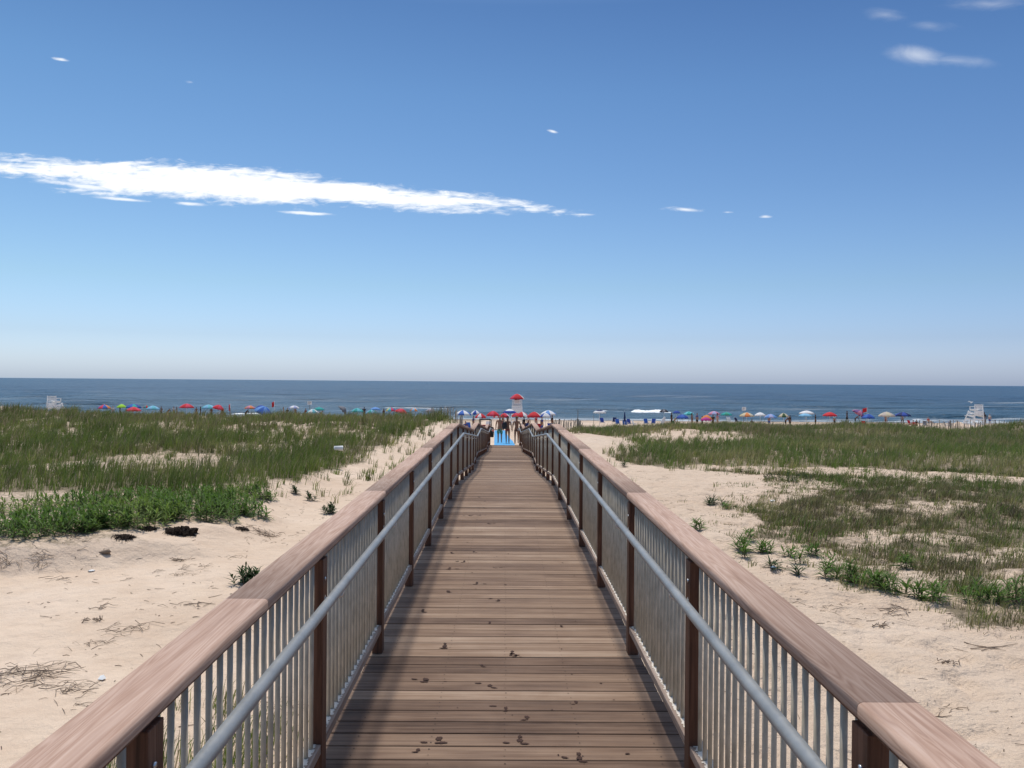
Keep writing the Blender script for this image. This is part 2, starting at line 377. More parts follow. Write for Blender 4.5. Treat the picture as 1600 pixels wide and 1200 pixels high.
# breaking wave: ragged roll of white water
def breaker(x0, x1, y, h, seed, label):
    n = int((x1-x0)/.22); xs = np.linspace(x0,x1,n); pr = 12
    vs = []; fs = []
    for i, x in enumerate(xs):
        tt = (x-x0)/(x1-x0); env = min(1,tt*7,(1-tt)*3.)**.6
        hh = h*env*(.45+.9*float(fbm(np.array([x*.55]),np.array([seed*3.1]),seed))); gate = 1. if h > .5 else float(ss((fbm(np.array([x*.16]),np.array([seed*2.3]),seed+9)-.42)/.16)); hh = hh*gate-.12*(1-gate); wd = 1.6*(.4+env)*(1. if h > .5 else .25+.5*gate)
        yc = y+1.6*float(fbm(np.array([x*.12]),np.array([seed*1.]),seed+5))
        for k in range(pr):
            a = math.pi*k/(pr-1); jr = 1+.35*(float(vn(np.array([x*2.1+k*3]),np.array([k*1.7]),seed))-.5)
            vs.append((x, yc-math.cos(a)*wd*jr*(1.5 if a<1.5 else .8), SEA-.1+math.sin(a)**.8*hh*jr))
    for i in range(n-1):
        for k in range(pr-1): fs.append((i*pr+k,(i+1)*pr+k,(i+1)*pr+k+1,i*pr+k+1))
    b = MB(); b.add(vs,fs); o = b.build('breaking_wave', M['foam'], None, True)
    tag(o,label,'wave',kind='stuff')
breaker(gx(984,168),gx(1056,168),168,.80,3,'white foaming crest of a wave breaking off the beach right of centre')
breaker(gx(1380,146),gx(1480,146),146,.28,5,'low foam line of a small wave near the right lifeguard chair')
breaker(gx(360,150),gx(470,150),150,.25,9,'low foam line of a small wave behind the left umbrellas')

breaker(gx(560,190),gx(700,190),190,.13,12,'thin white wave crest beyond the end of the left dune')
breaker(gx(880,182),gx(975,182),182,.16,15,'thin white wave crest left of the big breaking wave')
breaker(gx(1120,205),gx(1330,205),205,.18,17,'long thin wave crest behind the right umbrellas')
# ------------------------------------------------------------------ boardwalk deck
BW = .1466; HW = .90
b = MB(); y = -1.2; i = 0
while y < END2-.02:
    a, c = y, y+BW-.010; za, zc = float(deckz(a)), float(deckz(c)); j = random.uniform(-.0015,.0015); l = HW+random.uniform(-.012,.012); r_ = HW+random.uniform(-.012,.012)
    e = .0025
    prof = [(a,-.045),(c,-.045),(c,-e),(c-e,0),(a+e,0),(a,-e)]
    vs = [(-l,p,z+(za if p < (a+c)/2 else zc)+j) for p, z in prof]+[(r_,p,z+(za if p < (a+c)/2 else zc)+j) for p, z in prof]
    b.add(vs, [(k,(k+1)%6,6+(k+1)%6,6+k) for k in range(6)]+[(5,4,3,2,1,0),(6,7,8,9,10,11)])
    y += BW
walk = empty('boardwalk',(0,0,0)); tag(walk,'long straight wooden boardwalk stepping down to the beach','boardwalk',kind='structure')
b.build('deck_boards', M['deck'], walk)
b = MB()
ysl = [-1.2,R1,L1,R2,L2,END,END2-.05]
for sx in (-1,1):
    b.sweep([(sx*.86,-.24),(sx*.90,-.24),(sx*.90,-.033),(sx*.86,-.033)], ysl, lambda y: float(deckz(y)))
b.sweep([(-.03,-.24),(.03,-.24),(.03,-.033),(-.03,-.033)], ysl, lambda y: float(deckz(y)))
b.build('joist', M['post'], walk)
# wet footprints and drops on the boards (real water marks, thin films)
b = MB()
def blob(cx, cy, rx, ry, rot=0, n=15):
    vs = []
    for k in range(n):
        a = 2*math.pi*k/n; q = random.uniform(.65,1.15); dx = math.cos(a)*rx*q; dy = math.sin(a)*ry*q
        x = cx+dx*math.cos(rot)-dy*math.sin(rot); y = cy+dx*math.sin(rot)+dy*math.cos(rot)
        vs.append((x,y,float(deckz(y))+.0032))
    b.add(vs,[tuple(range(n))])
def foot(px, py, big=1.):
    d = (EYE)*F/(py-hor(px)); x = gx(px,d)
    s = big*random.uniform(.40,.62)
    blob(x,d,.034*s,.045*s); blob(x+random.uniform(-.02,.03),d-.075*s,.052*s,.020*s,random.uniform(-.3,.3))
    if random.random()<.6: blob(x+.07*random.choice((-1,1)),d+random.uniform(-.05,.05),.022,.010,random.uniform(-.5,.5))
    if random.random()<.5: blob(x,d+.09*s,.012,.018)
for q in ((685,1155,1.2),(812,1158,.9),(694,1010,1.1),(800,1022,.8),(665,1062,1.),(765,1072,1.),(823,1122,.8),(752,1040,.6),(660,955,.9),(700,924,.9),(702,889,.9),(705,864,.8),(740,863,.7),(730,848,.7),(725,878,.7),(779,938,.8),(745,912,.7),(765,974,.6),(798,1025,.6),(806,1026,.5),(771,887,.6),(750,805,.9),(738,805,.9),(756,794,.9),(733,806,.8),(758,783,.8),(748,777,.8),(763,818,.8),(715,840,.7),(790,1110,.5),(905,1186,.9),(653,1172,.6),(877,980,.4),(900,1100,.4)): foot(*q)
for k in range(60):
    y = random.uniform(2.6,14); blob(random.uniform(-.7,.7),y,random.uniform(.004,.013),random.uniform(.003,.009))
o = b.build('wet_footprints', M['wet'], walk); o['kind'] = 'stuff'

sc_ = MB()
for k in range(100):
    yb = -1.2+k*BW
    if yb < 2.5: continue
    for x in (-.745,-.37,0,.37,.745):
        for dy in (.035,.103):
            cx, cy, r = x+random.uniform(-.006,.006), yb+dy+random.uniform(-.005,.005), random.uniform(.0028,.0045)
            sc_.add([(cx+r*math.cos(a*math.pi/3),cy+r*math.sin(a*math.pi/3),float(deckz(cy))+.0024) for a in range(6)],[(0,1,2,3,4,5)])
o = sc_.build('deck_screws', M['rubber'], walk); o['kind'] = 'stuff'
# ------------------------------------------------------------------ railings
def capprof(s):
    x0, x1 = .80, .948; z0, z1 = 1.030, 1.070; r = .013; pts = []
    for cx, cz, a0 in ((x1-r,z0+r*.6,-90),(x1-r,z1-r,0),(x0+r,z1-r,90),(x0+r,z0+r*.6,180)):
        for k in range(4):
            a = R(a0+k*30); pts.append((s*(cx+r*math.cos(a)), cz+(r*math.sin(a) if cz > 1.05 else r*.6*math.sin(a))))
    return pts
def kinks(a, c): return [a]+[k for k in (R1,L1,R2,L2,END) if a+.02 < k < c-.02]+[c]
dz = lambda y: float(deckz(y))
posts = [P0+BAY*k for k in range(-1,26)]
hb = MB()
def bal_mesh(s=None):
    b = MB(); b.tube([(0,0,.188),(0,0,1.012)], .0095, 8); return b.mesh('baluster',[M['bal'],M['sunlit_sand']],True)
BALM = bal_mesh()
def post_mesh():
    b = MB(); b.box((.8115,0,.001),(.864,.088,1.006)); b.box((.8135,.003,.001),(.878,.085,.1455)); return b
for s, side in ((-1,'left'),(1,'right')):
    rt = empty('railing',(0,0,0)); tag(rt,f'brown wooden railing with grey metal balusters along the {side} edge of the boardwalk','railing',group='railings of the boardwalk')
    seams = [posts[0]-.3, P0+.03]+[P0+BAY*k+.044 for k in (2,4,6,7,9,11,13,15,17,19,20,22,24)]+[END2+.12]
    if s < 0: seams[1] = P0-BAY*.0+.9
    for a, c in zip(seams[:-1],seams[1:]):
        b = MB(); ys = kinks(a+.001,c-.001); b.sweep(capprof(s), ys, dz); b.build('cap_rail', M['cap'], rt, True).data.polygons
        for ob in rt.children[-1:]:
            ob.data.polygons.foreach_set('use_smooth',[True]*len(ob.data.polygons)); 
            ob.data.polygons[-1].use_smooth = False; ob.data.polygons[-2].use_smooth = False
    b = MB(); b.sweep([(s*.826,1.006),(s*.876,1.006),(s*.876,1.031),(s*.826,1.031)], kinks(posts[0],END2), dz); b.build('sub_rail', M['post'], rt)
    for a, c in zip(posts[:-1],posts[1:]):
        b = MB(); b.sweep([(s*.8165,.147),(s*.888,.147),(s*.888,.190),(s*.8165,.190)], kinks(a+.0445,c+.0435), dz); b.build('bottom_rail', M['rail'], rt, bevel=.003)
    pm = post_mesh()
    for k, y in enumerate(posts):
        b = MB(); b.add([(s*v[0],v[1]-.0,v[2]) for v in pm.v], pm.f); o = b.build('post', M['post'], rt, bevel=.003); o.location = (0,y,dz(y+.044))
    # handrail
    b = MB(); path = [(s*.73,y,.89+dz(y)) for y in [posts[0]-.4,P0+.0]+[v for v in (R1,L1,R2,L2,END)]+[END2+.1]]
    pts = []
    for k, p in enumerate(path):
        if 0 < k < len(path)-1:
            p = Vector(p); a = Vector(path[k-1]); c = Vector(path[k+1])
            for f_ in (-.06,-.02,.02,.06):
                q = p+(a-p).normalized()*(-f_) if f_ < 0 else p+(c-p).normalized()*f_
                pts.append(q)
        else: pts.append(Vector(p))
    b.tube(pts,.0212,20); b.build('handrail', M['pipe'], rt, True)
    for k, y in enumerate(posts):
        b = MB(); z = dz(y+.04)+.89
        b.tube([(s*.730,y+.044,z-.018),(s*.733,y+.044,z-.05),(s*.775,y+.044,z-.065),(s*.8175,y+.044,z-.065)],.0065,6)
        b.lathe([(.026,0),(.026,.004),(.012,.007)],10,(s*.8175,y+.044,z-.065),0,Matrix.Rotation(R(-90*s),4,'Y'))
        b.lathe([(.008,0),(.008,.006)],6,(s*.812,y+.030,z+.028),0,Matrix.Rotation(R(-90*s),4,'Y'))
        b.build('handrail_bracket', M['bolt'], rt, True)
    far = MB(); cnt = 0; spots = []
    for a, c in zip(posts[:-1],posts[1:]):
        for k in range(1,20): spots.append(a+.044+(c-a)*k/20.)
    ordered = [y for y in spots if y > 1.2]+[y for y in spots if y <= 1.2]
    for y in ordered:
        if cnt < 100:
            o = inst('baluster', BALM, rt, (s*.850,y,dz(y)), (0,0,random.uniform(0,3))); cnt += 1
        else:
            z = dz(y); far.tube([(s*.850,y,.188+z),(s*.850,y,1.012+z)],.0095,6)
    o = far.build('baluster', [M['bal'],M['sunlit_sand']], rt, True); o['kind'] = 'stuff'
    # sandy bottom rail top, its sunlight painted as a pale ragged strip with grains
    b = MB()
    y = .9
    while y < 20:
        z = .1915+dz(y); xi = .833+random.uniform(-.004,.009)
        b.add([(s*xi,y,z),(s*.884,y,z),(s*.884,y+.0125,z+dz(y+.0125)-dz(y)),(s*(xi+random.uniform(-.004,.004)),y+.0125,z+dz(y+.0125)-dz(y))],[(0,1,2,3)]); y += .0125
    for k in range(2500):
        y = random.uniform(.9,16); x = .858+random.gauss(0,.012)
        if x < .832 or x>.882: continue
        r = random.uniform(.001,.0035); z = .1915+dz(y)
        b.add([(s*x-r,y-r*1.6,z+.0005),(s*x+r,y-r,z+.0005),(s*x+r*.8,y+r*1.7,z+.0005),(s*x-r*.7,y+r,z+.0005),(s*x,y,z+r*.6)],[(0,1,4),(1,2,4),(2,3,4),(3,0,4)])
    o = b.build('sunlit_sand_strip', M['sunlit_sand'], rt); o['kind'] = 'stuff'

# blue access mat
b = MB(); ms = []
ymm = np.linspace(47.25,90,90)
for y in ymm:
    c = -.02-.0118*max(0,y-50); ms.append([(c+dx, y, gz1(c+dx,y)+.02+.0) for dx in np.linspace(-.62,.62,9)])
zsm = np.array([[p[2] for p in r] for r in ms]).mean(1)
vs = [(p[0],p[1],max(p[2]+.015,zsm[i]+.01)) for i, r in enumerate(ms) for p in r]; n = 9
b.add(vs,[(i*n+k,i*n+k+1,(i+1)*n+k+1,(i+1)*n+k) for i in range(len(ms)-1) for k in range(n-1)])
o = b.build('beach_mat', M['mat_blue']); tag(o,'blue roll-out access mat on the sand beyond the boardwalk end','mat')
so = o.modifiers.new('s','SOLIDIFY'); so.thickness = .03

# ------------------------------------------------------------------ beach grass
def grass(name, label, xr, yr, ntuft, hfun, palette, per=(7,13), seed=1, wscale=1., dfun=None):
    g = np.random.default_rng(seed)
    # points spread evenly over the wedge seen from the walk
    y = np.sqrt(g.uniform(yr[0]**2,yr[1]**2,ntuft)); a = g.uniform(xr[0],xr[1],ntuft); x = a*y
    d = (dfun or vegd)(x,y); keep = g.random(ntuft) < d; x = x[keep]; y = y[keep]; d = d[keep]
    nb = g.integers(per[0],per[1],len(x)); idx = np.repeat(np.arange(len(x)),nb); N = len(idx)
    tx = x[idx]+g.normal(0,.045,N); ty = y[idx]+g.normal(0,.045,N); tz = ground(tx,ty)-.02
    hh = hfun(x,y,d)*g.uniform(.7,1.2,len(x))*(.62+.76*fbm(x/.75,y/1.1,seed+80,3)); h = hh[idx]*g.uniform(.55,1.12,N)
    ang = g.uniform(0,2*math.pi,N); lean = np.abs(g.normal(.24,.22,N)); wind = .16
    lx = np.cos(ang)*lean+wind; ly = np.sin(ang)*lean
    w = g.uniform(.0028,.0050,N)*wscale*(1+ty/28.)
    fa = g.uniform(0,math.pi,N); wx = np.cos(fa)*w; wy = np.sin(fa)*w*.6
    B = np.stack([tx,ty,tz],1); W = np.stack([wx,wy,np.zeros(N)],1)
    Mx = np.stack([tx+lx*h*.45,ty+ly*h*.45,tz+h*.58],1); T = np.stack([tx+lx*h*1.25,ty+ly*h*1.25,tz+h*(1-.25*lean)],1)
    V = np.stack([B-W,B+W,Mx+W*.8,Mx-W*.8,T],1).reshape(-1,3)
    k = np.arange(N)*5; lp = np.stack([k,k+1,k+2,k+3,k+3,k+2,k+4],1).ravel()
    st = np.stack([np.arange(N)*7,np.arange(N)*7+4],1).ravel(); tt = np.tile([4,3],N)
    me = npmesh(name,V,lp,st,tt,M['grass'])
    pal = np.array(palette); tn = fbm(x/3.5,y/3.5,seed+50,3); tint = pal[np.clip(((tn-.2)/.6*len(pal)+g.normal(0,.75,len(x))).astype(int),0,len(pal)-1)]
    col = tint[idx]*g.uniform(.7,1.3,N)[:,None]
    dead = g.random(N) < .15+.20*ss((ty-33)/9); col[dead] = np.array((.34,.28,.17))*g.uniform(.6,1.2,dead.sum())[:,None]
    colv = np.repeat(col,5,0); colv = np.concatenate([colv,np.ones((len(colv),1))],1).astype(np.float32)
    at = me.color_attributes.new('tint','FLOAT_COLOR','POINT'); at.data.foreach_set('color',colv.ravel())
    o = D.objects.new(name,me); COL.objects.link(o); tag(o,label,'beach grass',kind='stuff'); print(name,N); return o
PALL = [(.105,.140,.032),(.120,.170,.036),(.145,.205,.042),(.190,.235,.055),(.160,.160,.062),(.28,.29,.095)]
PALR = [(.28,.26,.11),(.150,.195,.048),(.135,.205,.042),(.180,.240,.055),(.23,.25,.075),(.34,.32,.13)]
hL = lambda x,y,d: .26+.06*ss((y-22)/10)+.18*ss((d-.2)/.6)+.06*fbm(x/3,y/3,71,2)
hR = lambda x,y,d: .17+.16*ss((y-19)/8)+.08*ss((d-.3)/.6)
grass('dune_grass','dense dark green beach grass over the left dune',(-1.02,-.02),(14,54),26000,hL,PALL,seed=3)
grass('dune_grass','patchy olive beach grass over the right dune',(.02,1.02),(7.6,54),30000,hR,PALR,(6,12),seed=5)
def hW(x,y,d): return .07+.11*ss((d-.2)/.5)
grass('low_weeds','low wiry olive weeds covering the sand within the right dune',(.25,1.02),(7.6,25),60000,hW,[(.08,.12,.03),(.11,.165,.036),(.15,.16,.05),(.24,.21,.10),(.11,.09,.05),(.095,.15,.032)],(4,8),seed=8,wscale=.8,dfun=lambda x,y: vegd(x,y)*(.35+.65*ss((fbm(x/.35,y/.35,55,2)-.42)/.2)))
grass('rail_side_grass','thin green grass tufts growing on sand beside the near left railing',(-.7,-.2),(4.4,6.8),900,lambda x,y,d: .30+0*x,PALL,(4,8),seed=12,wscale=.9,dfun=lambda x,y: .8*(x<-1.5)*(x>-2.9)*(y<6.6)*ss((fbm(x/.5,y/.5,66,2)-.42)/.2))
# ------------------------------------------------------------------ leafy plants
def leafy(n_st, spread, ht, leaf=.11, lw=.022, seed=0, per=11, upright=.5):
    rd = random.Random(seed); b = MB(); st = MB()
    for q in range(n_st):
        a = rd.uniform(0,6.28); r = spread*math.sqrt(rd.random()); bx, by = r*math.cos(a), r*math.sin(a)
        h = ht*rd.uniform(.6,1.15)*(1-.45*(r/max(spread,.01))**2); tx, ty = bx+rd.uniform(-.04,.04)+bx*.15, by+rd.uniform(-.04,.04)+by*.15
        st.tube([(bx,by,-.02),((bx+tx)/2,(by+ty)/2,h*.5),(tx,ty,h)],[.004,.0035,.002],5)
        for k in range(per):
            t_ = .04+.96*(k+.5)/per; az = k*2.4+rd.uniform(-.4,.4); el = upright*.3+1.05*t_*rd.uniform(.4,1.1)
            L = leaf*rd.uniform(.8,1.35)*(1.15-.3*t_); w = lw*rd.uniform(.8,1.2)
            p = Vector((bx+(tx-bx)*t_,by+(ty-by)*t_,h*t_)); dr = Vector((math.cos(az)*math.cos(el),math.sin(az)*math.cos(el),math.sin(el)))
            sd = Vector((-math.sin(az),math.cos(az),0))*w; up = Vector((0,0,1))
            m1 = p+dr*L*.45; tip = p+dr*L-up*L*rd.uniform(.05,.4)
            b.add([p-sd*.25,p+sd*.25,m1+sd*.5,m1-sd*.5,tip, m1-up*.004],[(0,1,2,5),(0,5,3),(3,5,4),(5,2,4)])
    return b, st
def plant(px, py, nst, spread, ht, label, seed, leaf=.12, lw=.026, m='leaf', hh=None, group=None, upright=.5, pos=None):
    if pos: x, y = pos
    else:
        x, y = hit(px,py)
    b, st = leafy(nst,spread,ht,leaf,lw,seed,upright=upright)
    # follow the ground under wide clumps
    for mb in (b,st):
        vv = np.array(mb.v); g = ground(vv[:,0]+x,vv[:,1]+y)-gz1(x,y); vv[:,2] += np.clip(g,-.2,.2); mb.v = [tuple(q) for q in vv]
    b.add(st.v,st.f,1); o = b.build('leafy_plant',[M[m],M['stem']]); o.location = (x,y,gz1(x,y)); return tag(o,label,'plant',group)
GL = 'leafy clumps on the left sand ledge'
for k, (px,py,nst,sp,ht,lab) in enumerate([
  (18,833,80,.75,.26,'green leafy clump cut by the left photo edge on the sand ledge'),
  (85,826,115,.85,.28,'broad green leafy clump on the ledge near the left photo edge'),
  (150,818,90,.70,.28,'green leafy clump directly above the thin grey stub sprouts'),
  (212,812,150,.85,.34,'tall bushy green clump left of the small black root hump'),
  (255,800,60,.50,.30,'green clump behind the small black root hump'),
  (305,805,150,.85,.36,'bushy green clump overhanging the big dark root mass'),
  (365,795,90,.65,.30,'green leafy clump just right of the dark root mass'),
  (45,796,60,.8,.22,'loose green clump with sand gaps in the back row at far left'),
  (130,792,70,.8,.24,'back row green clump behind the second gap of bare sand'),
  (210,786,70,.9,.25,'back row green clump backed by the dark grass'),
  (290,780,70,.9,.25,'back row leafy clump between grass and the tallest bush'),
  (370,778,50,.7,.22,'back row leafy clump at the right end of the ledge'),
  (408,776,26,.32,.24,'small round green bush alone on sand right of the ledge'),
  (397,806,20,.30,.24,'small green bush at the right tip of the leafy ledge'),
  (462,772,8,.14,.16,'tiny dark sprig on sand beyond the ledge'),
  (483,782,8,.14,.16,'second tiny dark sprig on sand nearer the boardwalk'),
  (520,803,16,.18,.20,'dark green tuft touching the left handrail line beyond the ledge'),
  (380,912,12,.13,.22,'dark glossy sprig standing alone on sand beside the left railing'),
  (402,908,8,.10,.15,'smaller sprig tucked against the left railing beside the glossy one')]):
    plant(px,py,max(6,int(nst*.8)),sp*.8,ht,lab,100+k,group=GL if k<12 else None, leaf=.13, m=('leaf','leaf_light','leaf','leaf')[(k*7)%4] if k<14 else 'leaf_dark')
for k, (px,py,nst,sp,ht,lab,mm) in enumerate([
  (1118,789,16,.26,.12,'low dark green cushion alone on the right sand','leaf_dark'),
  (1138,796,5,.12,.12,'wispy weed beside the low dark cushion','leaf'),
  (1090,829,10,.14,.22,'upright green weed touching the right cap rail','leaf'),
  (1160,862,12,.15,.24,'bushy weed with a taller shoot on the right sand near the rail','leaf'),
  (1172,846,7,.10,.20,'thin green weed behind the bushy weed by the rail','leaf'),
  (1164,872,8,.10,.18,'small sprig in front of the bushy weed by the rail','leaf'),
  (1197,865,10,.16,.16,'round pale green weed right of the bushy weed','leaf'),
  (1207,888,6,.10,.10,'flat dark sprig lying beside blue-grey litter','leaf_dark'),
  (1232,872,7,.12,.18,'weed with drooping leaves left of the star shaped one','leaf'),
  (1250,882,7,.10,.20,'star shaped weed with long pointed leaves on right sand','leaf'),
  (1249,900,6,.10,.12,'low dark sprig just in front of the star shaped weed','leaf_dark'),
  (1291,905,6,.09,.18,'leftmost sprig of the row at the foot of the right grass','leaf'),
  (1300,893,6,.09,.18,'sprig standing behind the leftmost one of the row','leaf'),
  (1311,905,5,.08,.16,'narrow sprig in the middle of the row below the right grass','leaf'),
  (1330,912,12,.13,.30,'tallest weed with stacked leaves at the foot of the right grass','leaf'),
  (1275,868,10,.2,.20,'leafy weed where the right grass begins','leaf'),
  (1362,918,14,.2,.22,'yellow green weed at the lower edge of the right grass','leaf'),
  (1396,930,22,.22,.30,'large tufted green weed at the lower edge of the right grass','leaf'),
  (1420,890,9,.16,.2,'star leaved weed on a bare patch within the right grass','leaf'),
  (1462,942,22,.28,.24,'wide green weed near the sand bank below the right grass','leaf'),
  (1540,940,20,.28,.22,'green weed above the sand bank at lower right','leaf'),
  (1592,944,22,.3,.26,'bright green clump at the right photo edge above the sand','leaf'),
  (974,730,8,.18,.16,'dark weed at the tip of the middle grass tongue','leaf_dark'),
  (1238,750,60,.75,.17,'low dark moss green mound among the right grass','leaf_dark')]):
    plant(px,py,max(3,int(nst*.6)) if k!=23 else 60,sp*(.85 if nst > 12 else .45),ht*(1.05 if k!=23 else 1),lab,300+k,leaf=.175 if k!=23 else .06,lw=.021,m=mm)

# ------------------------------------------------------------------ debris on the sand
def gpt(px, py):
    return hit(px,py)
def heap(px, py, n, r, label, L=(.1,.3), thick=.004, name='twig_pile'):
    x, y = gpt(px,py); b = MB(); z0 = gz1(x,y)
    for k in range(n):
        cx, cy = random.gauss(0,r*.5), random.gauss(0,r*.35); a = random.gauss(0,.9); l = random.uniform(*L); t_ = random.uniform(.4,1.)*thick
        p = []
        for q in range(4):
            s_ = q/3-.5; xx = cx+math.cos(a)*l*s_+random.uniform(-.012,.012); yy_ = cy+math.sin(a)*l*s_+random.uniform(-.012,.012)
            p.append((xx,yy_,gz1(x+xx,y+yy_)-z0+random.uniform(.0,.035)*(1 if n>6 else .4)+t_))
        b.tube(p,[t_,t_*.9,t_*.8,t_*.4],5)
    o = b.build(name, M['twig']); o.location = (x,y,z0); tag(o,label,'twigs'); return o
heap(50,1056,70,.38,'tangle of dry stems half buried in sand at the lower left edge',(.12,.35))
heap(108,1076,30,.22,'brushy dry tuft right of the stem tangle at lower left',(.08,.2))
heap(195,984,22,.28,'loose scatter of dry stems on the middle of the left sand',(.1,.3))
heap(146,971,16,.10,'small dark clump of dried seaweed on the left sand',(.04,.1),.006)
heap(165,950,7,.14,'few crossed twigs above the dried seaweed clump',(.08,.22))
heap(415,836,34,.35,'dry root tangle on sand below the small bush by the left rail',(.1,.3),.005)
heap(315,944,5,.12,'pale stick on sand close to the left cap rail',(.12,.25),.006)
heap(62,875,26,.24,'dry grass tuft lying just below the ledge at left',(.08,.2))
heap(8,878,20,.2,'dark dry tuft below the ledge at the left photo edge',(.08,.2))
heap(100,906,8,.12,'thin curled twig on the smooth left sand',(.1,.2))
heap(283,877,14,.14,'small dry leaf cluster below the dark root mass',(.06,.14),.006)
heap(250,893,4,.08,'forked twig standing beside the smooth left sand',(.08,.16))
heap(198,906,3,.1,'slanting bare twig in the centre of the left sand',(.1,.2))
heap(120,843,26,.24,'row of thin grey stub sprouts at the lip of the ledge',(.05,.14))
heap(1565,1016,4,.2,'long dark stick lying at the right photo edge',(.3,.55),.008)
heap(1400,957,16,.3,'brown twigs on sand below the right grass',(.1,.3),.005)
heap(1380,982,8,.12,'dark curled seaweed scraps below the brown twigs',(.05,.12),.007)
heap(1495,1112,6,.12,'short slanting twigs on lower right sand',(.08,.2),.004)
heap(1490,1040,16,.10,'dark seaweed flecks on the right sand',(.03,.09),.005)
heap(905,678,8,.3,'dark twigs on the sand mound beside the right railing',(.1,.3),.008)
heap(985,685,8,.4,'twigs scattered on the far slope of the sand mound',(.1,.3),.008)
# driftwood piece with a rounded head
x, y = gpt(162,864); b = MB(); b.tube([(-.17,0,.0),(-.05,.01,.03),(.05,0,.05),(.10,.0,.062),(.135,0,.045)],[.006,.020,.038,.045,.018],9)
b.tube([(.1,0,.05),(.13,.02,-.01)],[.012,.008],6)
o = b.build('driftwood', M['twig'],None,True); o.scale = (.85,.85,.7); o.location = (x,y,gz1(x,y)-.02); tag(o,'stubby grey driftwood piece with a pointed tail on left sand','driftwood')
def lump(px, py, rx, ry, rz, label, seed):
    x, y = gpt(px,py); rd = random.Random(seed); b = MB(); nu, nv = 26, 12; vs = []
    for i in range(nv+1):
        for k in range(nu):
            ph = math.pi*.5*i/nv; a = 2*math.pi*k/nu
            q = 1+1.0*(float(vn(np.array([k*.9+seed]),np.array([i*.8]),seed))-.5)
            vs.append((math.cos(a)*math.cos(ph)*rx*q, math.sin(a)*math.cos(ph)*ry*q, math.sin(ph)*rz*q-.03))
    b.add(vs,[(i*nu+k,i*nu+(k+1)%nu,(i+1)*nu+(k+1)%nu,(i+1)*nu+k) for i in range(nv) for k in range(nu)])
    for k in range(60):
        a = rd.uniform(3.3,6.1); r0 = rd.uniform(.4,1.); p = Vector((math.cos(a)*rx*r0,math.sin(a)*ry*r0,rz*rd.uniform(.2,.9)))
        q = p+Vector((rd.uniform(-.06,.06),-rd.uniform(.03,.14),-rd.uniform(.05,.16))); b.tube([p,(p+q)/2+Vector((0,-.02,.01)),q],[.004,.003,.002],4)
    o = b.build('root_mass', M['peat'],None,True); o.location = (x,y,gz1(x,y)); tag(o,label,'roots')
lump(285,833,.24,.12,.11,'big dark brown root mass hanging under the bushy clump',5)
lump(232,826,.14,.07,.05,'small black root hump on the ledge left of the big root mass',6)
lump(196,838,.15,.08,.05,'dark reddish root fringe under the tall bushy clump',8)
lump(377,826,.13,.07,.05,'little dark root tuft right of the big root mass',9)
# small litter
x, y = gpt(146,893); b = MB(); b.lathe([(.0,.002),(.035,.006),(.045,.014),(.02,.022),(.0,.024)],14); o = b.build('shell',M['litter_white'],None,True); o.location=(x,y,gz1(x,y)); tag(o,'flat white clam shell on the smooth left sand','shell')
def crumple(px, py, r, m, label, name='paper_scrap'):
    x, y = gpt(px,py); b = MB(); vs = [(random.gauss(0,r),random.gauss(0,r*.7),abs(random.gauss(0,r*.5))+.004) for k in range(14)]
    bm = bmesh.new(); [bm.verts.new(v) for v in vs]; bmesh.ops.convex_hull(bm, input=bm.verts); me = D.meshes.new(name); bm.to_mesh(me); bm.free()
    me.materials.append(m); o = D.objects.new(name,me); COL.objects.link(o); o.location=(x,y,gz1(x,y)+.0); tag(o,label,'litter')
crumple(164,1060,.022,M['litter_white'],'crumpled white paper scrap beside the stem tangle')
crumple(1207,784,.035,M['litter_white'],'white scrap of litter at the edge of the right grass')
crumple(1211,891,.03,plain('litter_blue',(.25,.35,.42),.4),'blue-grey plastic scrap beside a flat sprig on the right')
# paper cup on the grass
x, y = gx(529,24.2), 24.2; z = gz(529,700,24.2)
b = MB(); Mt = Matrix.Rotation(R(82),4,'Y') @ Matrix.Identity(4)
b.lathe([(.0,-.12),(.055,-.12),(.075,.12),(.078,.125),(.0,.125)],16,(0,0,0),0,Mt); cup = b.build('paper_cup',M['litter_white'],None,True)
cup.location = (x,y,z); cup.rotation_euler = (0,R(12),R(25)); tag(cup,'white paper cup lying on the left beach grass','cup')
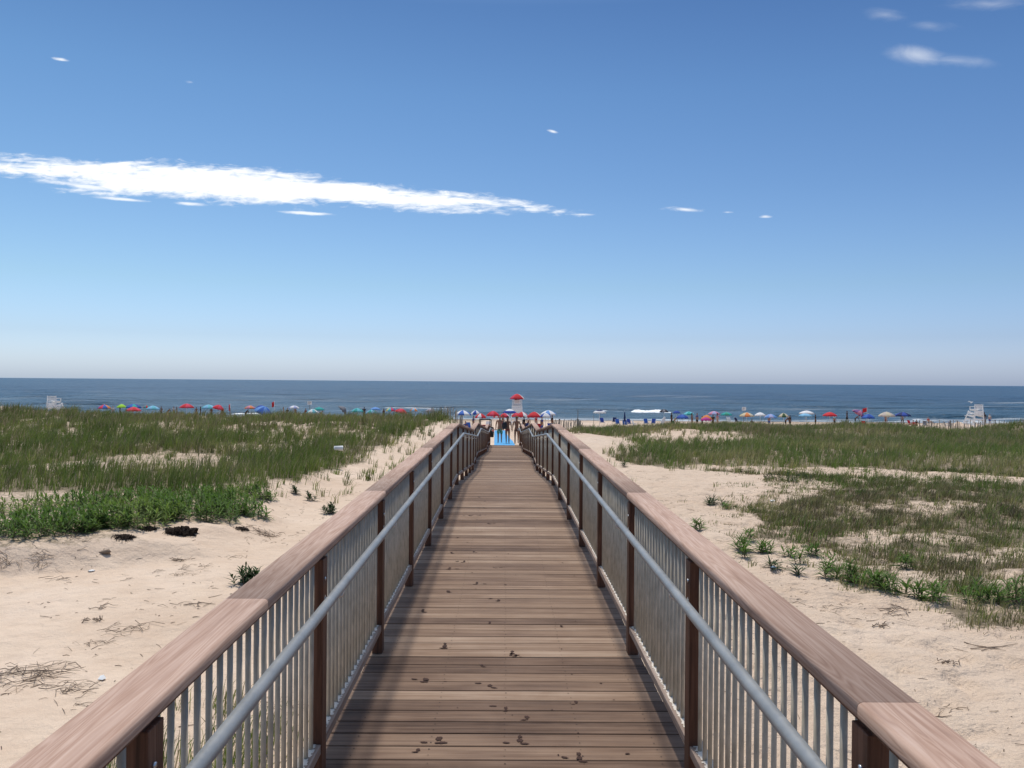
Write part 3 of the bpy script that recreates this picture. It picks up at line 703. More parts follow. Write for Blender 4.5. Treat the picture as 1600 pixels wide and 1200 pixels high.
# scattered flecks
b = MB()
g = np.random.default_rng(77)
for k in range(7500):
    y = math.sqrt(g.uniform(3.5**2,24**2)); x = g.uniform(-.66,.66)*y
    if abs(x) < 1.0: continue
    d = float(vegd(np.array([x]),np.array([y]))[0]); nz = float(fbm(np.array([x/1.2]),np.array([y/1.2]),61,3))
    if g.random() > ss((nz-.42)/.2)*(.55 if x<0 else 1.)+.05+.4*d: continue
    z = gz1(x,y); l = g.uniform(.008,.035) if g.random()<.8 else g.uniform(.04,.09); a = g.normal(0,.8); t_ = g.uniform(.0015,.0042)
    p = [(x-math.cos(a)*l,y-math.sin(a)*l,z+.004),(x,y+g.normal(0,.008),z+.007),(x+math.cos(a)*l,y+math.sin(a)*l,gz1(x+math.cos(a)*l,y+math.sin(a)*l)+.004)]
    b.tube(p,[t_,t_,t_*.5],4)
for q in range(70):
    y0 = math.sqrt(g.uniform(4.5**2,17**2)); x0 = g.uniform(-.62,.62)*y0
    if abs(x0) < 1.4 or e_left(np.array([x0]),np.array([y0]))[0]*(x0<0) > 0: continue
    for k in range(int(g.integers(5,18))):
        x = x0+g.normal(0,.13); y = y0+g.normal(0,.10); z = gz1(x,y); l = g.uniform(.02,.09); a = g.normal(0,1.); t_ = g.uniform(.0012,.003)
        b.tube([(x-math.cos(a)*l,y-math.sin(a)*l,z+.003),(x,y+g.normal(0,.01),z+g.uniform(.004,.03)),(x+math.cos(a)*l,y+math.sin(a)*l,gz1(x+math.cos(a)*l,y+math.sin(a)*l)+.004)],[t_,t_,t_*.5],4)
o = b.build('plant_litter',M['twig']); tag(o,'scattered dry stems and seaweed flecks on the dune sand','litter',kind='stuff')

# ------------------------------------------------------------------ sand fences (slats and wire)
def slatfence(pts, label, h=1.15, gap=.085, seed=1):
    rd = random.Random(seed); e = empty('sand_fence',(*pts[0],gz1(*pts[0])),0,label,'fence',kind='thing'); o0 = Vector((*pts[0],gz1(*pts[0])))
    sl = MB(); wi = [[],[],[]]; ps = []
    for a, c in zip(pts[:-1],pts[1:]):
        L = math.dist(a,c); n = int(L/gap)
        for k in range(n):
            t_ = k/n; x = a[0]+(c[0]-a[0])*t_; y = a[1]+(c[1]-a[1])*t_; z = gz1(x,y)-.12; hh = h*rd.uniform(.8,1.08); lx = rd.gauss(0,.06); ly = rd.gauss(0,.05)
            sl.beam(Vector((x,y,z))-o0,Vector((x+lx,y+ly,z+hh))-o0,.038,.008)
            if k%10 == 0:
                for i, q in enumerate((.25,.55,.85)): wi[i].append(Vector((x,y-.01,z+.1+h*q))-o0)
            if k%28 == 0: ps.append((x,y,z))
    sl.build('slats', M['slat_wood'], e)
    b = MB()
    for w in wi: b.tube(w,.003,4)
    b.build('wire', M['bolt'], e)
    for p in ps:
        b = MB(); q = Vector(p)-o0; b.tube([q,q+Vector((.0,.02,h+.08))],.03,7); b.build('post', M['grey_wood'], e)
    return e
slatfence([(2.7,48.6),(3.3,49.6),(4.3,49.2),(4.7,50.4)],'weathered sand fence on the beach just right of the boardwalk',1.0,.05,seed=2)
slatfence([(-2.6,50.),(-3.9,50.3),(-5.,50.8)],'weathered sand fence beyond the end of the left railing',1.25,.06,seed=3)
slatfence([(gx(1440,53),53),(gx(1500,53.6),53.6),(gx(1600,53),53),(gx(1680,53),53)],'long pale sand fence on the dune before the right lifeguard chair',1.50,.08,seed=4)

# ------------------------------------------------------------------ people
def skinbody(name, J, E, matr, sub=1):
    """J: joint -> (pos, (rx,ry)); one continuous skinned surface"""
    me = D.meshes.new(name); names = list(J); me.from_pydata([J[n][0] for n in names], [(names.index(a),names.index(b)) for a,b in E], [])
    o = D.objects.new(name,me); COL.objects.link(o); sk = o.modifiers.new('s','SKIN'); sk.use_smooth_shade = True
    for i, n in enumerate(names):
        v = me.skin_vertices[0].data[i]; v.radius = J[n][1]; v.use_root = (i == 0)
    sb = o.modifiers.new('u','SUBSURF'); sb.levels = sub; sb.render_levels = sub
    C.view_layer.update(); dg = C.evaluated_depsgraph_get(); ev = o.evaluated_get(dg); m2 = D.meshes.new_from_object(ev)
    D.objects.remove(o); m2.materials.clear(); m2.materials.append(matr); m2.polygons.foreach_set('use_smooth',[True]*len(m2.polygons)); return m2
EDG = [('pel','wai'),('wai','che'),('che','nek'),('nek','chin'),('chin','head'),('head','top')]
for s in 'lr': EDG += [('che','sh'+s),('sh'+s,'el'+s),('el'+s,'wr'+s),('wr'+s,'ha'+s),('pel','hip'+s),('hip'+s,'kn'+s),('kn'+s,'an'+s),('an'+s,'to'+s)]
def joints(pose, fem=False):
    k = .92 if fem else 1.
    J = dict(pel=((0,0,.95),(.135,.10)),wai=((0,0,1.10),(.115*k,.085)),che=((0,0,1.32),(.15*k,.10)),nek=((0,0,1.48),(.05,.05)),chin=((0,-.01,1.56),(.06,.075)),head=((0,-.005,1.65),(.078,.092)),top=((0,0,1.73),(.05,.06)))
    for s, sg in (('l',-1),('r',1)):
        J['sh'+s] = ((sg*.18*k,0,1.42),(.052,.05)); J['el'+s] = ((sg*.235,.02,1.14),(.038,.038)); J['wr'+s] = ((sg*.25,-.05,.90),(.026,.026)); J['ha'+s] = ((sg*.25,-.07,.80),(.022,.035))
        J['hip'+s] = ((sg*.09,0,.87),(.085,.085)); J['kn'+s] = ((sg*.10,-.01,.50),(.055,.055)); J['an'+s] = ((sg*.105,.02,.09),(.035,.038)); J['to'+s] = ((sg*.12,-.13,.035),(.035,.024))
    def mv(n, p): J[n] = (p, J[n][1])
    if pose == 'walk':
        mv('knl',(-.10,-.12,.52)); mv('anl',(-.10,-.16,.10)); mv('tol',(-.11,-.31,.05)); mv('knr',(.10,.06,.50)); mv('anr',(.10,.26,.16)); mv('tor',(.11,.18,.04))
        mv('ell',(-.24,.10,1.15)); mv('wrl',(-.25,.06,.92)); mv('hal',(-.25,.03,.83)); mv('elr',(.24,-.03,1.14)); mv('wrr',(.24,-.17,.95)); mv('har',(.24,-.23,.88))
    if pose == 'walk2':
        mv('knr',(.09,-.12,.52)); mv('anr',(.09,-.18,.10)); mv('tor',(.10,-.33,.05)); mv('knl',(-.09,.06,.50)); mv('anl',(-.08,.26,.15)); mv('tol',(-.09,.18,.04))
        mv('elr',(.23,.09,1.15)); mv('wrr',(.24,.02,.93)); mv('har',(.24,-.02,.85)); mv('ell',(-.23,.02,1.16)); mv('wrl',(-.15,-.14,1.05)); mv('hal',(-.09,-.17,1.05))
    if pose == 'akimbo':
        mv('ell',(-.38,.04,1.18)); mv('wrl',(-.17,-.06,1.02)); mv('hal',(-.13,-.08,1.0)); mv('knl',(-.14,0,.5)); mv('anl',(-.18,.02,.09)); mv('tol',(-.21,-.12,.035))
    if pose == 'arm_up':
        mv('elr',(.34,-.05,1.60)); mv('wrr',(.36,-.1,1.85)); mv('har',(.36,-.1,1.94))
    if pose == 'sit':
        for n in ('pel','wai','che','nek','chin','head','top'):
            p = J[n][0]; mv(n,(p[0],p[1]+.25*(p[2]-.95)*.6,p[2]-.70))
        for s, sg in (('l',-1),('r',1)):
            mv('sh'+s,(sg*.18,.07,.72)); mv('el'+s,(sg*.26,0,.48)); mv('wr'+s,(sg*.2,-.22,.42)); mv('ha'+s,(sg*.18,-.3,.42))
            mv('hip'+s,(sg*.10,-.06,.22)); mv('kn'+s,(sg*.14,-.42,.42)); mv('an'+s,(sg*.13,-.75,.10)); mv('to'+s,(sg*.14,-.88,.06))
    if pose == 'bend':
        for n in ('wai','che','nek','chin','head','top'):
            p = J[n][0]; t_ = p[2]-.95; mv(n,(p[0],-t_*.75,.95+t_*.62))
        for s, sg in (('l',-1),('r',1)):
            mv('sh'+s,(sg*.18,-.36,1.24)); mv('el'+s,(sg*.22,-.42,.97)); mv('wr'+s,(sg*.18,-.48,.74)); mv('ha'+s,(sg*.17,-.5,.65))
    return J
def shell(J, names, off, z0=None, z1=None):
    """cloth: slightly larger skin over a few joints"""
    return None
BODY = {}
def body(pose, skin, fem=False):
    k = (pose,skin,fem)
    if k not in BODY: BODY[k] = skinbody('body', joints(pose,fem), EDG, M['skin_'+skin])
    return BODY[k]
GAR = {}
def garment(kind, pose, mt, fem=False):
    k = (kind,pose,mt.name,fem)
    if k in GAR: return GAR[k]
    J = joints(pose,fem); q = {}; E = []
    def g(n, f=1.0, add=.016, t=None):
        p, r = J[n]; return (p,(r[0]*f+add,r[1]*f+add))
    if kind in ('shorts','brief'):
        f = .85 if kind == 'shorts' else .16
        q['w'] = ((Vector(J['pel'][0])*.75+Vector(J['wai'][0])*.25)[:], (J['pel'][1][0]*.98+.004,J['pel'][1][1]+.012)); q['pel'] = g('pel',1.,.010)
        E = [('w','pel')]
        for s in 'lr':
            q['hip'+s] = g('hip'+s,1.,.012); a = Vector(J['hip'+s][0]); c = Vector(J['kn'+s][0])
            q['leg'+s] = ((a+(c-a)*f)[:], (.098,.098) if kind=='shorts' else (.086,.086)); E += [('pel','hip'+s),('hip'+s,'leg'+s)]
    elif kind == 'top':
        a = Vector(J['wai'][0]); c = Vector(J['che'][0]); q['b'] = ((a+(c-a)*.0)[:],(J['wai'][1][0]+.012,J['wai'][1][1]+.012)); q['che'] = g('che',1.,.010)
        q['n'] = ((c+(Vector(J['nek'][0])-c)*.4)[:],(.10,.08)); E = [('b','che'),('che','n')]
        for s in 'lr': q['sh'+s] = g('sh'+s,1.,.010); a = Vector(J['sh'+s][0]); c2 = Vector(J['el'+s][0]); q['sl'+s] = ((a+(c2-a)*.45)[:],(.055,.055)); E += [('che','sh'+s),('sh'+s,'sl'+s)]
    elif kind == 'bra':
        a = Vector(J['wai'][0]); c = Vector(J['che'][0]); q['b'] = ((a+(c-a)*.55)[:],(J['che'][1][0]*.92+.008,.108)); q['c'] = ((a+(c-a)*.85)[:],(J['che'][1][0]*1.0,.118)); E = [('b','c')]
    elif kind == 'hair':
        q['h'] = ((Vector(J['head'][0])+Vector((0,.014,.018)))[:],(.086,.088)); q['t'] = ((Vector(J['top'][0])+Vector((0,.01,.012)))[:],(.058,.066)); E = [('h','t')]
        if fem:
            h = Vector(J['head'][0]); q['b'] = ((h+Vector((0,.07,-.08)))[:],(.07,.04)); q['c'] = ((h+Vector((0,.08,-.24)))[:],(.06,.03)); E += [('h','b'),('b','c')]
    elif kind == 'hat':
        h = Vector(J['top'][0]); q['a'] = ((h+Vector((0,0,-.05)))[:],(.10,.10)); q['t'] = ((h+Vector((0,0,.03)))[:],(.07,.07)); E = [('a','t')]
    GAR[k] = skinbody('g', q, E, mt); return GAR[k]
def person(x, y, rz, label, pose='stand', skin='tan', hair='hair_dark', clothes=(('shorts',(.05,.05,.2)),), fem=False, scale=1., z=None, group='people on the beach'):
    e = empty('person',(x,y,gz1(x,y) if z is None else z),rz,label,'person',group); e.scale = (scale,)*3
    inst('body', body(pose,skin,fem), e)
    inst('hair', garment('hair',pose,M[hair],fem), e)
    for kind, col in clothes:
        nm = {'shorts':'shorts','brief':'swimsuit_bottom','top':'shirt','bra':'bikini_top','hat':'sun_hat'}[kind]
        mt = col if not isinstance(col,tuple) else plain('cloth_%02d_%02d_%02d'%tuple(int(c*99) for c in col), col, .85, .15, 8.)
        inst(nm, garment(kind,pose,mt,fem), e)
    return e
m = mat('green_print_shorts',(.05,.2,.15),.85); t = NT(m)
vv = t.noise(t.pos(obj=True),14.,2.,.5); t.lk(t.ramp(vv,[(.40,(.03,.13,.12)),(.5,(.08,.27,.17)),(.6,(.22,.36,.22))]), t.b.inputs['Base Color']); M['print'] = m
def face(e, J, skin, glasses=False):
    h = Vector(J['head'][0])
    b = MB(); b.tube([h+Vector((0,-.082,.012)),h+Vector((0,-.105,-.028)),h+Vector((0,-.088,-.036))],[.008,.014,.008],6); b.build('nose', M['skin_'+skin], e, True)
    for s in (-1,1):
        b = MB(); b.lathe([(.0,-.006),(.011,-.003),(.011,.003),(0,.006)],10,h+Vector((s*.032,-.083,.008)),0,Matrix.Rotation(R(90),4,'X')); b.build('eye', M['litter_white'] if not glasses else M['black_metal'], e, True)
        b = MB(); b.lathe([(.0,-.02),(.012,-.018),(.014,.01),(0,.02)],8,h+Vector((s*.083,.0,-.015))); b.build('ear', M['skin_'+skin], e, True)
    if glasses:
        b = MB(); b.box(h+Vector((-.062,-.098,-.008)),h+Vector((.062,-.088,.028))); b.build('sunglasses', M['black_metal'], e)
    b = MB(); b.box(h+Vector((-.024,-.085,-.066)),h+Vector((.024,-.078,-.056))); b.build('mouth', plain('lips',(.25,.06,.05),.5), e)
def fingers(e, J, skin):
    for s, sg in (('l',-1),('r',1)):
        w = Vector(J['wr'+s][0]); h = Vector(J['ha'+s][0]); d = (h-w).normalized(); f = Vector((0,1,0)); f = (f-d*f.dot(d)).normalized()
        for k in range(4):
            p = h+d*.02+f*(-.027+.018*k); L = (.06,.072,.068,.052)[k]; c = Vector((-sg*.35,0,0))
            b = MB(); b.tube([p,p+d*L*.5,p+d*L*.85+c*L*.45,p+d*L+c*L*.9],[.009,.0085,.0078,.006],6); b.build('finger', M['skin_'+skin], e, True)
        p = h-d*.03-f*.03; b = MB(); b.tube([p,p-f*.022+d*.022,p-f*.025+d*.052],[.011,.010,.007],6); b.build('thumb', M['skin_'+skin], e, True)
dW = 53.
w1 = person(gx(781.2,52.6),52.6,0,'bare chested person in green patterned shorts walking up the blue mat, leftmost of three','walk','tan','hair_dark',(('shorts',M['print']),),scale=1.03,z=gz1(-.3,52.6)+.03,group='three people walking up the mat')
face(w1,joints('walk'),'tan'); fingers(w1,joints('walk'),'tan')
w2 = person(gx(793.3,51.6),51.6,0,'person in dark red swimwear with a black bag, in the middle of three walkers','walk2','bronze','hair_dark',(('brief',(.22,.02,.03)),('bra',(.22,.02,.03))),True,scale=.98,z=gz1(.2,51.6)+.03,group='three people walking up the mat')
face(w2,joints('walk2',True),'bronze'); fingers(w2,joints('walk2',True),'bronze')
w3 = person(gx(807.5,51.2),51.2,0,'person in black bikini and sunglasses, rightmost of three walkers','walk','bronze','hair_blond',(('brief',(.012,.012,.014)),('bra',(.012,.012,.014))),True,scale=1.0,z=gz1(.7,51.2)+.02,group='three people walking up the mat')
face(w3,joints('walk',True),'bronze',True); fingers(w3,joints('walk',True),'bronze')
# shoulder bag carried by the middle walker
b = MB(); b.lathe([(.06,-.23),(.15,-.21),(.17,-.05),(.15,.12),(.10,.20),(.05,.22)],14,(0,0,0),0,None,1.,.55)
bag = empty('shoulder_bag',(w2.location.x-.20,w2.location.y-.13,w2.location.z+1.16),0,'big black bag slung on the middle walker','bag')
b.build('bag_body', M['black_metal'], bag, True); b = MB(); b.tube([(-.08,0,.2),(.0,.04,.32),(.09,.06,.2)],.014,6); b.build('strap', M['black_metal'], bag, True)

# ------------------------------------------------------------------ umbrellas
CL = dict(red=(.62,.035,.045),white=(.78,.78,.78),blue=(.05,.15,.50),royal=(.04,.09,.38),navy=(.02,.035,.13),lightblue=(.25,.52,.72),aqua=(.16,.52,.60),teal=(.04,.38,.36),
  green=(.05,.32,.22),lime=(.40,.72,.06),orange=(.72,.26,.08),pink=(.70,.07,.13),rose=(.60,.25,.36),yellow=(.70,.60,.18),cream=(.62,.55,.40),grey=(.22,.22,.24),black=(.02,.02,.025),lav=(.42,.45,.68),mauve=(.36,.32,.34),beige=(.52,.45,.40),sky=(.16,.34,.68),purple=(.20,.10,.28),magenta=(.45,.04,.25),olive=(.06,.12,.05))
def umbrella(px, ytop, wpx, hpx, cols, label, d=None, tilt=0, tdir=0, width=None, ring=False, y0=None, group='beach umbrellas', valance=True, name='beach_umbrella'):
    if d is None: d = min(122, max(98, 2.05*F/wpx))
    x = gx(px,d); W = wpx*d/F*1.04; r = W/2; h = max(.28, min(.62*r, hpx*d/F*.85)); zt = gz(px,ytop,d); zg = gz1(x,d)
    if zt-zg < 1.5: zt = zg+1.6
    e = empty(name,(x,d,zg),0,label,'umbrella',group)
    mats = [fabric('canopy_'+c, CL[c]) for c in cols]; n = 8; sub = 4; H = zt-zg; T = Matrix.Rotation(R(tilt),4,Vector((math.cos(R(tdir)),math.sin(R(tdir)),0)))
    b = MB(); rows = 6; ns = n*sub; vs = []
    for i in range(rows+1):
        t_ = i/rows
        for k in range(ns):
            a = 2*math.pi*k/ns+.2; fr = (k%sub)/sub; sc = 1-.09*math.sin(math.pi*fr)*t_; rr = r*t_*sc
            vs.append(T @ Vector((rr*math.cos(a),rr*math.sin(a),-h*(t_**1.7)-.0)))
    vs = [v+Vector((0,0,H)) for v in vs]; off = len(vs)
    base = [v.copy() for v in vs]
    if valance:
        for k in range(ns): vs.append(base[rows*ns+k]+T.to_3x3() @ Vector((0,0,-.11-.03*math.sin(k*2.1))))
    for i in range(rows+(1 if valance else 0)):
        for k in range(ns):
            p = k//sub; mi = (p % len(mats)) if not ring else (0 if i < rows-2 else min(1,len(mats)-1))
            b.add([],[]); b.f.append((i*ns+k,i*ns+(k+1)%ns,(i+1)*ns+(k+1)%ns,(i+1)*ns+k)); b.mi.append(mi)
    b.v = [tuple(v) for v in vs]
    o = b.build('canopy', mats, e, True); sm = o.modifiers.new('s','SOLIDIFY'); sm.thickness = .008
    b = MB(); top = Vector((0,0,H)); b.tube([Vector((0,0,-.3)),Vector((0,0,H-h*.9)),top-(T.to_3x3()@Vector((0,0,-.05)))],.022,7); b.build('pole', M['pole_white'], e, True)
    b = MB()
    for k in range(n):
        p = base[(rows)*ns+k*sub]; q = base[2*ns+k*sub]; dn = Vector((0,0,-.02)); b.tube([top+dn,q+dn,p+dn],.006,4)
    b.build('ribs', M['pole_white'], e); return e
U = [
 (165.5,632,19,6,('blue','pink','blue','orange'),'blue umbrella with red and orange panels near the left lifeguard chair'),
 (192.5,631.5,14,5,('lime',),'small lime green umbrella on the left part of the beach'),
 (211,631,22,6,('royal','blue','teal','royal'),'royal blue umbrella behind a red one on the left beach',120),
 (211,635.5,22,6.5,('red','pink'),'bright red umbrella in front of the royal blue one',104),
 (231,633,10,5,('red','teal'),'half hidden red and teal umbrella behind the pale blue one',121),
 (241,633.5,20,6,('aqua','lightblue'),'pale aqua umbrella between the red one and the white table',108),
 (293.5,630.5,21,6.5,('pink','red'),'pink-red umbrella with people standing to its right'),
 (327.5,632,20,6,('aqua','lightblue'),'light blue umbrella just right of the standing pair'),
 (344,632.5,17,7,('pink','red'),'red-pink umbrella left of the tall red flag',112,14,90),
 (392,633.5,16,4.5,('orange','rose'),'peach orange umbrella left of the overlapping blue ones',121),
 (409,633,18,6,('royal',),'dark blue umbrella behind the big light blue one',121),
 (415,635,27,11,('sky','blue'),'big light blue umbrella tilted on the left beach',96,22,60),
 (460,633.5,16,4,('lav','white'),'flat lavender umbrella left of the white sign',121),
 (489,639,18,6,('aqua','white'),'pale aqua umbrella in front of the white sign post',104),
 (499,636,16,4.5,('teal',),'teal umbrella right behind the pale aqua one',119),
 (540,637,17,10,('grey',),'dark grey umbrella tipped on its side',108,48,100),
 (558.5,637.5,19,6,('aqua','teal'),'aqua umbrella left of a tall standing person',108),
 (550,645,19,6,('royal','navy'),'dark blue umbrella low in front of the grey one',92),
 (562,647,14,4,('aqua',),'low aqua shade beside the dark blue umbrella',90),
 (580.5,640,17,6,('lightblue','teal'),'pale blue umbrella right of the tall standing person',104),
 (587,636,16,4,('sky',),'flat sky blue umbrella behind the pale blue one',120),
 (611,636.5,15,6,('yellow','aqua','pink','royal'),'rainbow striped umbrella left of the coral red one'),
 (629,638.5,20,7,('red','pink'),'coral red umbrella tilted beside the rainbow one',106,16,90),
 (647.5,637.5,13,4.5,('orange','lightblue'),'small orange umbrella above the end of the left dune',120),
 (673,638.5,16,4,('mauve',),'greyish mauve umbrella above the dark grass end',120),
 (723.5,641,25,7,('white','blue'),'blue and white panelled umbrella left of the boardwalk, outermost',88),
 (743.5,641,16,8,('white','royal'),'blue and white umbrella above the black cart',93),
 (751,646,17,8,('red','red','white'),'red and white umbrella directly behind the black cart',86),
 (770.5,642,20,8,('red','pink'),'red umbrella just left of the leftmost walker',94),
 (777,649,12,5,('red','red','white'),'small low red umbrella behind the leftmost walker',100),
 (788.5,645.5,16,7,('red','red','pink','white'),'red and white umbrella between two walkers',96),
 (796.5,639,21,6.5,('white','royal'),'white topped umbrella with a blue rim under the lifeguard chair',108),
 (807,645,15,6,('red','pink'),'red umbrella at the foot of the central lifeguard chair',104),
 (816,643.6,20,8.5,('red','red','white','red'),'red umbrella with one white panel right of the walkers',94),
 (835,643.3,22,10,('red','red','red','white'),'large red umbrella beside the right blue and white pair',88),
 (857,641,25,7,('white','sky'),'upper blue and white umbrella right of the boardwalk',92),
 (852.5,645,17,7.5,('white','royal','white'),'lower blue and white umbrella in front of its twin',86),
 (937,640.5,20,4,('navy','white'),'flat navy umbrella with a white fringe over the sand fence',100),
 (1038,639.5,14,4,('black','grey'),'black umbrella in front of the breaking wave',125),
 (1058,641.5,12,4,('royal',),'small dark blue umbrella at the end of the breaking wave',125),
 (1067,647.5,20,6,('royal','blue'),'royal blue umbrella right of the breaking wave',100),
 (1077,643,18,5,('aqua','teal'),'turquoise umbrella behind the royal blue one',112),
 (1105,648.5,18,7,('orange',),'bright orange umbrella in front of the pink one',98),
 (1104,654,17,4,('magenta',),'magenta shade just below the orange umbrella',93),
 (1116.5,642.5,19,5,('rose','lav'),'dusty pink umbrella above the orange one',112),
 (1136,644,18,4.5,('teal','green'),'green umbrella between the pink one and the right sign',112),
 (1168,644.5,22,6,('cream','orange','cream','yellow'),'yellow striped umbrella below the right sign board',100),
 (1189,644.5,17,5,('white',),'white umbrella right of the yellow striped one',112),
 (1205.5,647,19,5.5,('sky','lav'),'light blue umbrella right of the plain white one',104),
 (1225.5,645.5,16,6,('cream','olive'),'olive cream umbrella right of the light blue one',110),
 (1262,641.7,22,4.5,('white',),'bright white umbrella above a pale blue one',110),
 (1260,646,20,4,('lightblue',),'pale blue umbrella just below the bright white one',104),
 (1298.5,644,21,6,('red',),'red umbrella left of the lone dark standing figure',106),
 (1347,641.5,20,7,('purple','rose'),'dull purple umbrella tipped over beside the red flag',112,34,80),
 (1359,647,19,6.5,('blue','royal'),'blue umbrella under the right red flag',100),
 (1388,643.7,24,7,('beige','cream'),'beige umbrella left of the navy one on the right beach',108),
 (1413.5,644,23,6,('navy','royal'),'navy umbrella nearest the right lifeguard chair',110),
]
for q in U:
    px, yt, w, h, cols, lab = q[:6]; d = q[6] if len(q) > 6 else None; tl = q[7] if len(q) > 7 else 0; td = q[8] if len(q) > 8 else 0
    umbrella(px,yt,w,h,cols,lab,d,tl,td,ring=('rim' in lab or 'fringe' in lab))
# closed umbrella
d = 98; x = gx(976.5,d); e = empty('closed_umbrella',(x,d,gz1(x,d)),0,'closed navy umbrella standing upright beside the blue chairs','umbrella')
b = MB(); b.lathe([(.03,.9),(.13,.95),(.11,1.4),(.05,2.0),(.01,2.12)],12); b.build('canopy',fabric('canopy_navy',CL['navy']),e,True); b = MB(); b.tube([(0,0,-.2),(0,0,2.2)],.02,6); b.build('pole',M['pole_white'],e,True)

# ------------------------------------------------------------------ beach chairs
def beach_chair(px, d, rz, col, label, group='beach chairs on the sand'):
    d = d+25 if px < 1200 else d+17
    x = gx(px,d); e = empty('beach_chair',(x,d,gz1(x,d)),rz,label,'beach chair',group)
    b = MB()
    for s in (-1,1):
        b.tube([(s*.28,-.30,0),(s*.28,-.28,.30),(s*.28,.22,.22),(s*.28,.50,.85)],.012,6); b.tube([(s*.28,.35,0),(s*.28,-.05,.42)],.012,6); b.box((s*.28-.025,-.22,.42),(s*.28+.025,.30,.445))
    b.tube([(-.28,.50,.85),(.28,.50,.85)],.012,6); b.tube([(-.28,-.28,.30),(.28,-.28,.30)],.012,6); b.build('frame',M['pole_white'],e,True)
    b = MB(); b.add([(-.27,-.28,.30),(.27,-.28,.30),(.27,.0,.235),(-.27,.0,.235),(.27,.22,.235),(-.27,.22,.235)],[(0,1,2,3),(3,2,4,5)]); o = b.build('seat',fabric('canopy_'+col,CL[col]),e); o.modifiers.new('s','SOLIDIFY').thickness = .012
    b = MB(); b.add([(-.27,.22,.235),(.27,.22,.235),(.27,.34,.55),(-.27,.34,.55),(.27,.50,.86),(-.27,.50,.86)],[(0,1,2,3),(3,2,4,5)]); o = b.build('backrest',fabric('canopy_'+col,CL[col]),e); o.modifiers.new('s','SOLIDIFY').thickness = .012
for px, d, rz, col, lab in [(942,88,.2,'royal','dark blue chair below the navy fringed umbrella'),(960,90,-.3,'navy','navy chair left of the closed umbrella'),(966,84,.1,'blue','tall blue chair beside the closed umbrella'),
  (977,80,2.9,'blue','blue chair standing in front of the closed umbrella'),(985,84,.4,'royal','blue chair just right of the closed umbrella'),(994,79,1.2,'white','white chair on the sand among blue ones'),(1011,86,.2,'blue','blue chair before the breaking wave'),(1021,85,-.4,'royal','dark blue chair left of the white surfboard'),
  (1142,96,.3,'white','white chair under the green umbrella'),(1154,96,2.,'navy','navy chair left of the right sign post'),(1354,92,.1,'red','red chair under the blue umbrella by the flag'),(1427,95,.5,'red','red chair right of the navy umbrella'),(1484,92,1.3,'navy','dark chair at the foot of the sand mound'),(1491,94,.9,'blue','blue chair leaning against the sand mound'),(1451,93,.2,'grey','grey chair low behind the right fence')]:
    beach_chair(px,d,rz,col,lab)
for px, d, rz, col, lab in [(733,66,.3,'blue','blue chair under the outermost blue and white umbrella by the left fence'),(762,70,-.2,'white','white chair behind the black cart'),(824,64,.2,'navy','navy chair below the red umbrella with one white panel'),(842,62,-.3,'red','red chair below the large red umbrella'),(862,64,.4,'royal','blue chair below the upper blue and white umbrella')]:
    beach_chair(px,d,rz,col,lab)
# surfboard standing in the sand
d = 109; x = gx(1033,d); b = MB(); vs = []; n = 14
for i in range(n+1):
    t_ = i/n; w = .27*math.sin(math.pi*min(1,t_*.96+.04))**.6; 
    for k in range(8):
        a = 2*math.pi*k/8; vs.append((math.cos(a)*w, math.sin(a)*.035, t_*1.55))
b.add(vs,[(i*8+k,i*8+(k+1)%8,(i+1)*8+(k+1)%8,(i+1)*8+k) for i in range(n) for k in range(8)]+[tuple(range(7,-1,-1)),tuple(range(n*8,n*8+8))])
o = b.build('surfboard',M['litter_white'],None,True); o.location = (x,d,gz1(x,d)-.08); o.rotation_euler = (R(-12),R(32),R(15)); tag(o,'white surfboard leaning up from the sand','surfboard')
# white folding table on the left
d = 100; x = gx(268,d); z = gz1(x,d); e = empty('folding_table',(x,d,z),0,'long white table with people behind it on the left beach','table')
b = MB(); b.box((-.85,-.35,.72),(.85,.35,.76)); b.build('tabletop',M['litter_white'],e); b = MB(); b.box((-.86,-.37,.30),(.86,-.355,.765)); b.build('tablecloth',M['litter_white'],e)
for sx in (-.75,.75):
    for sy in (-.28,.28): b = MB(); b.tube([(sx,sy,-.02),(sx,sy,.72)],.018,6); b.build('leg',M['pole_white'],e)

# ------------------------------------------------------------------ beach crowd
W = M
def pp(px, d, lab, pose='stand', skin='tan', clothes=(('shorts',(.05,.06,.2)),), fem=False, rz=0, hair='hair_dark', sc=1.):
    if px < 640: d = min(128,d+22)
    elif px > 1300: d = min(128,d+14)
    elif px > 900: d += 10
    x = gx(px,d); person(x,d,rz,lab,pose,skin,hair,clothes,fem,sc)
k_ = (.015,.015,.02); w_ = (.7,.7,.7); r_ = (.5,.03,.04); b_ = (.04,.08,.3)
pp(179,103,'lone person in white shirt right of the leftmost umbrella','stand','pale',(('top',w_),('shorts',b_)),rz=1.)
pp(190,108,'dark figure under the lime umbrella','stand','dark',(('top',k_),('shorts',k_)),rz=2)
pp(254,110,'slim figure left of the white table in grey','stand','tan',(('top',(.2,.2,.22)),('shorts',k_)),rz=3)
pp(264,103,'person in black leaning over the white table','bend','tan',(('top',k_),('shorts',k_)),rz=1)
pp(273.5,112,'person in white shirt standing behind the table','stand','tan',(('top',w_),('shorts',k_)),rz=0)
pp(278,104,'dark haired person at the right end of the white table','stand','bronze',(('top',(.08,.08,.1)),('shorts',k_)),rz=-1)
pp(308.5,103,'bare backed person left of the standing pair beside the pink umbrella','akimbo','bronze',(('shorts',r_),),rz=3)
pp(315,101,'dark dressed taller one of the standing pair','stand','dark',(('top',k_),('shorts',k_)),rz=2,sc=1.05)
pp(332,101,'dark figure under the light blue umbrella','stand','bronze',(('shorts',k_),),rz=1)
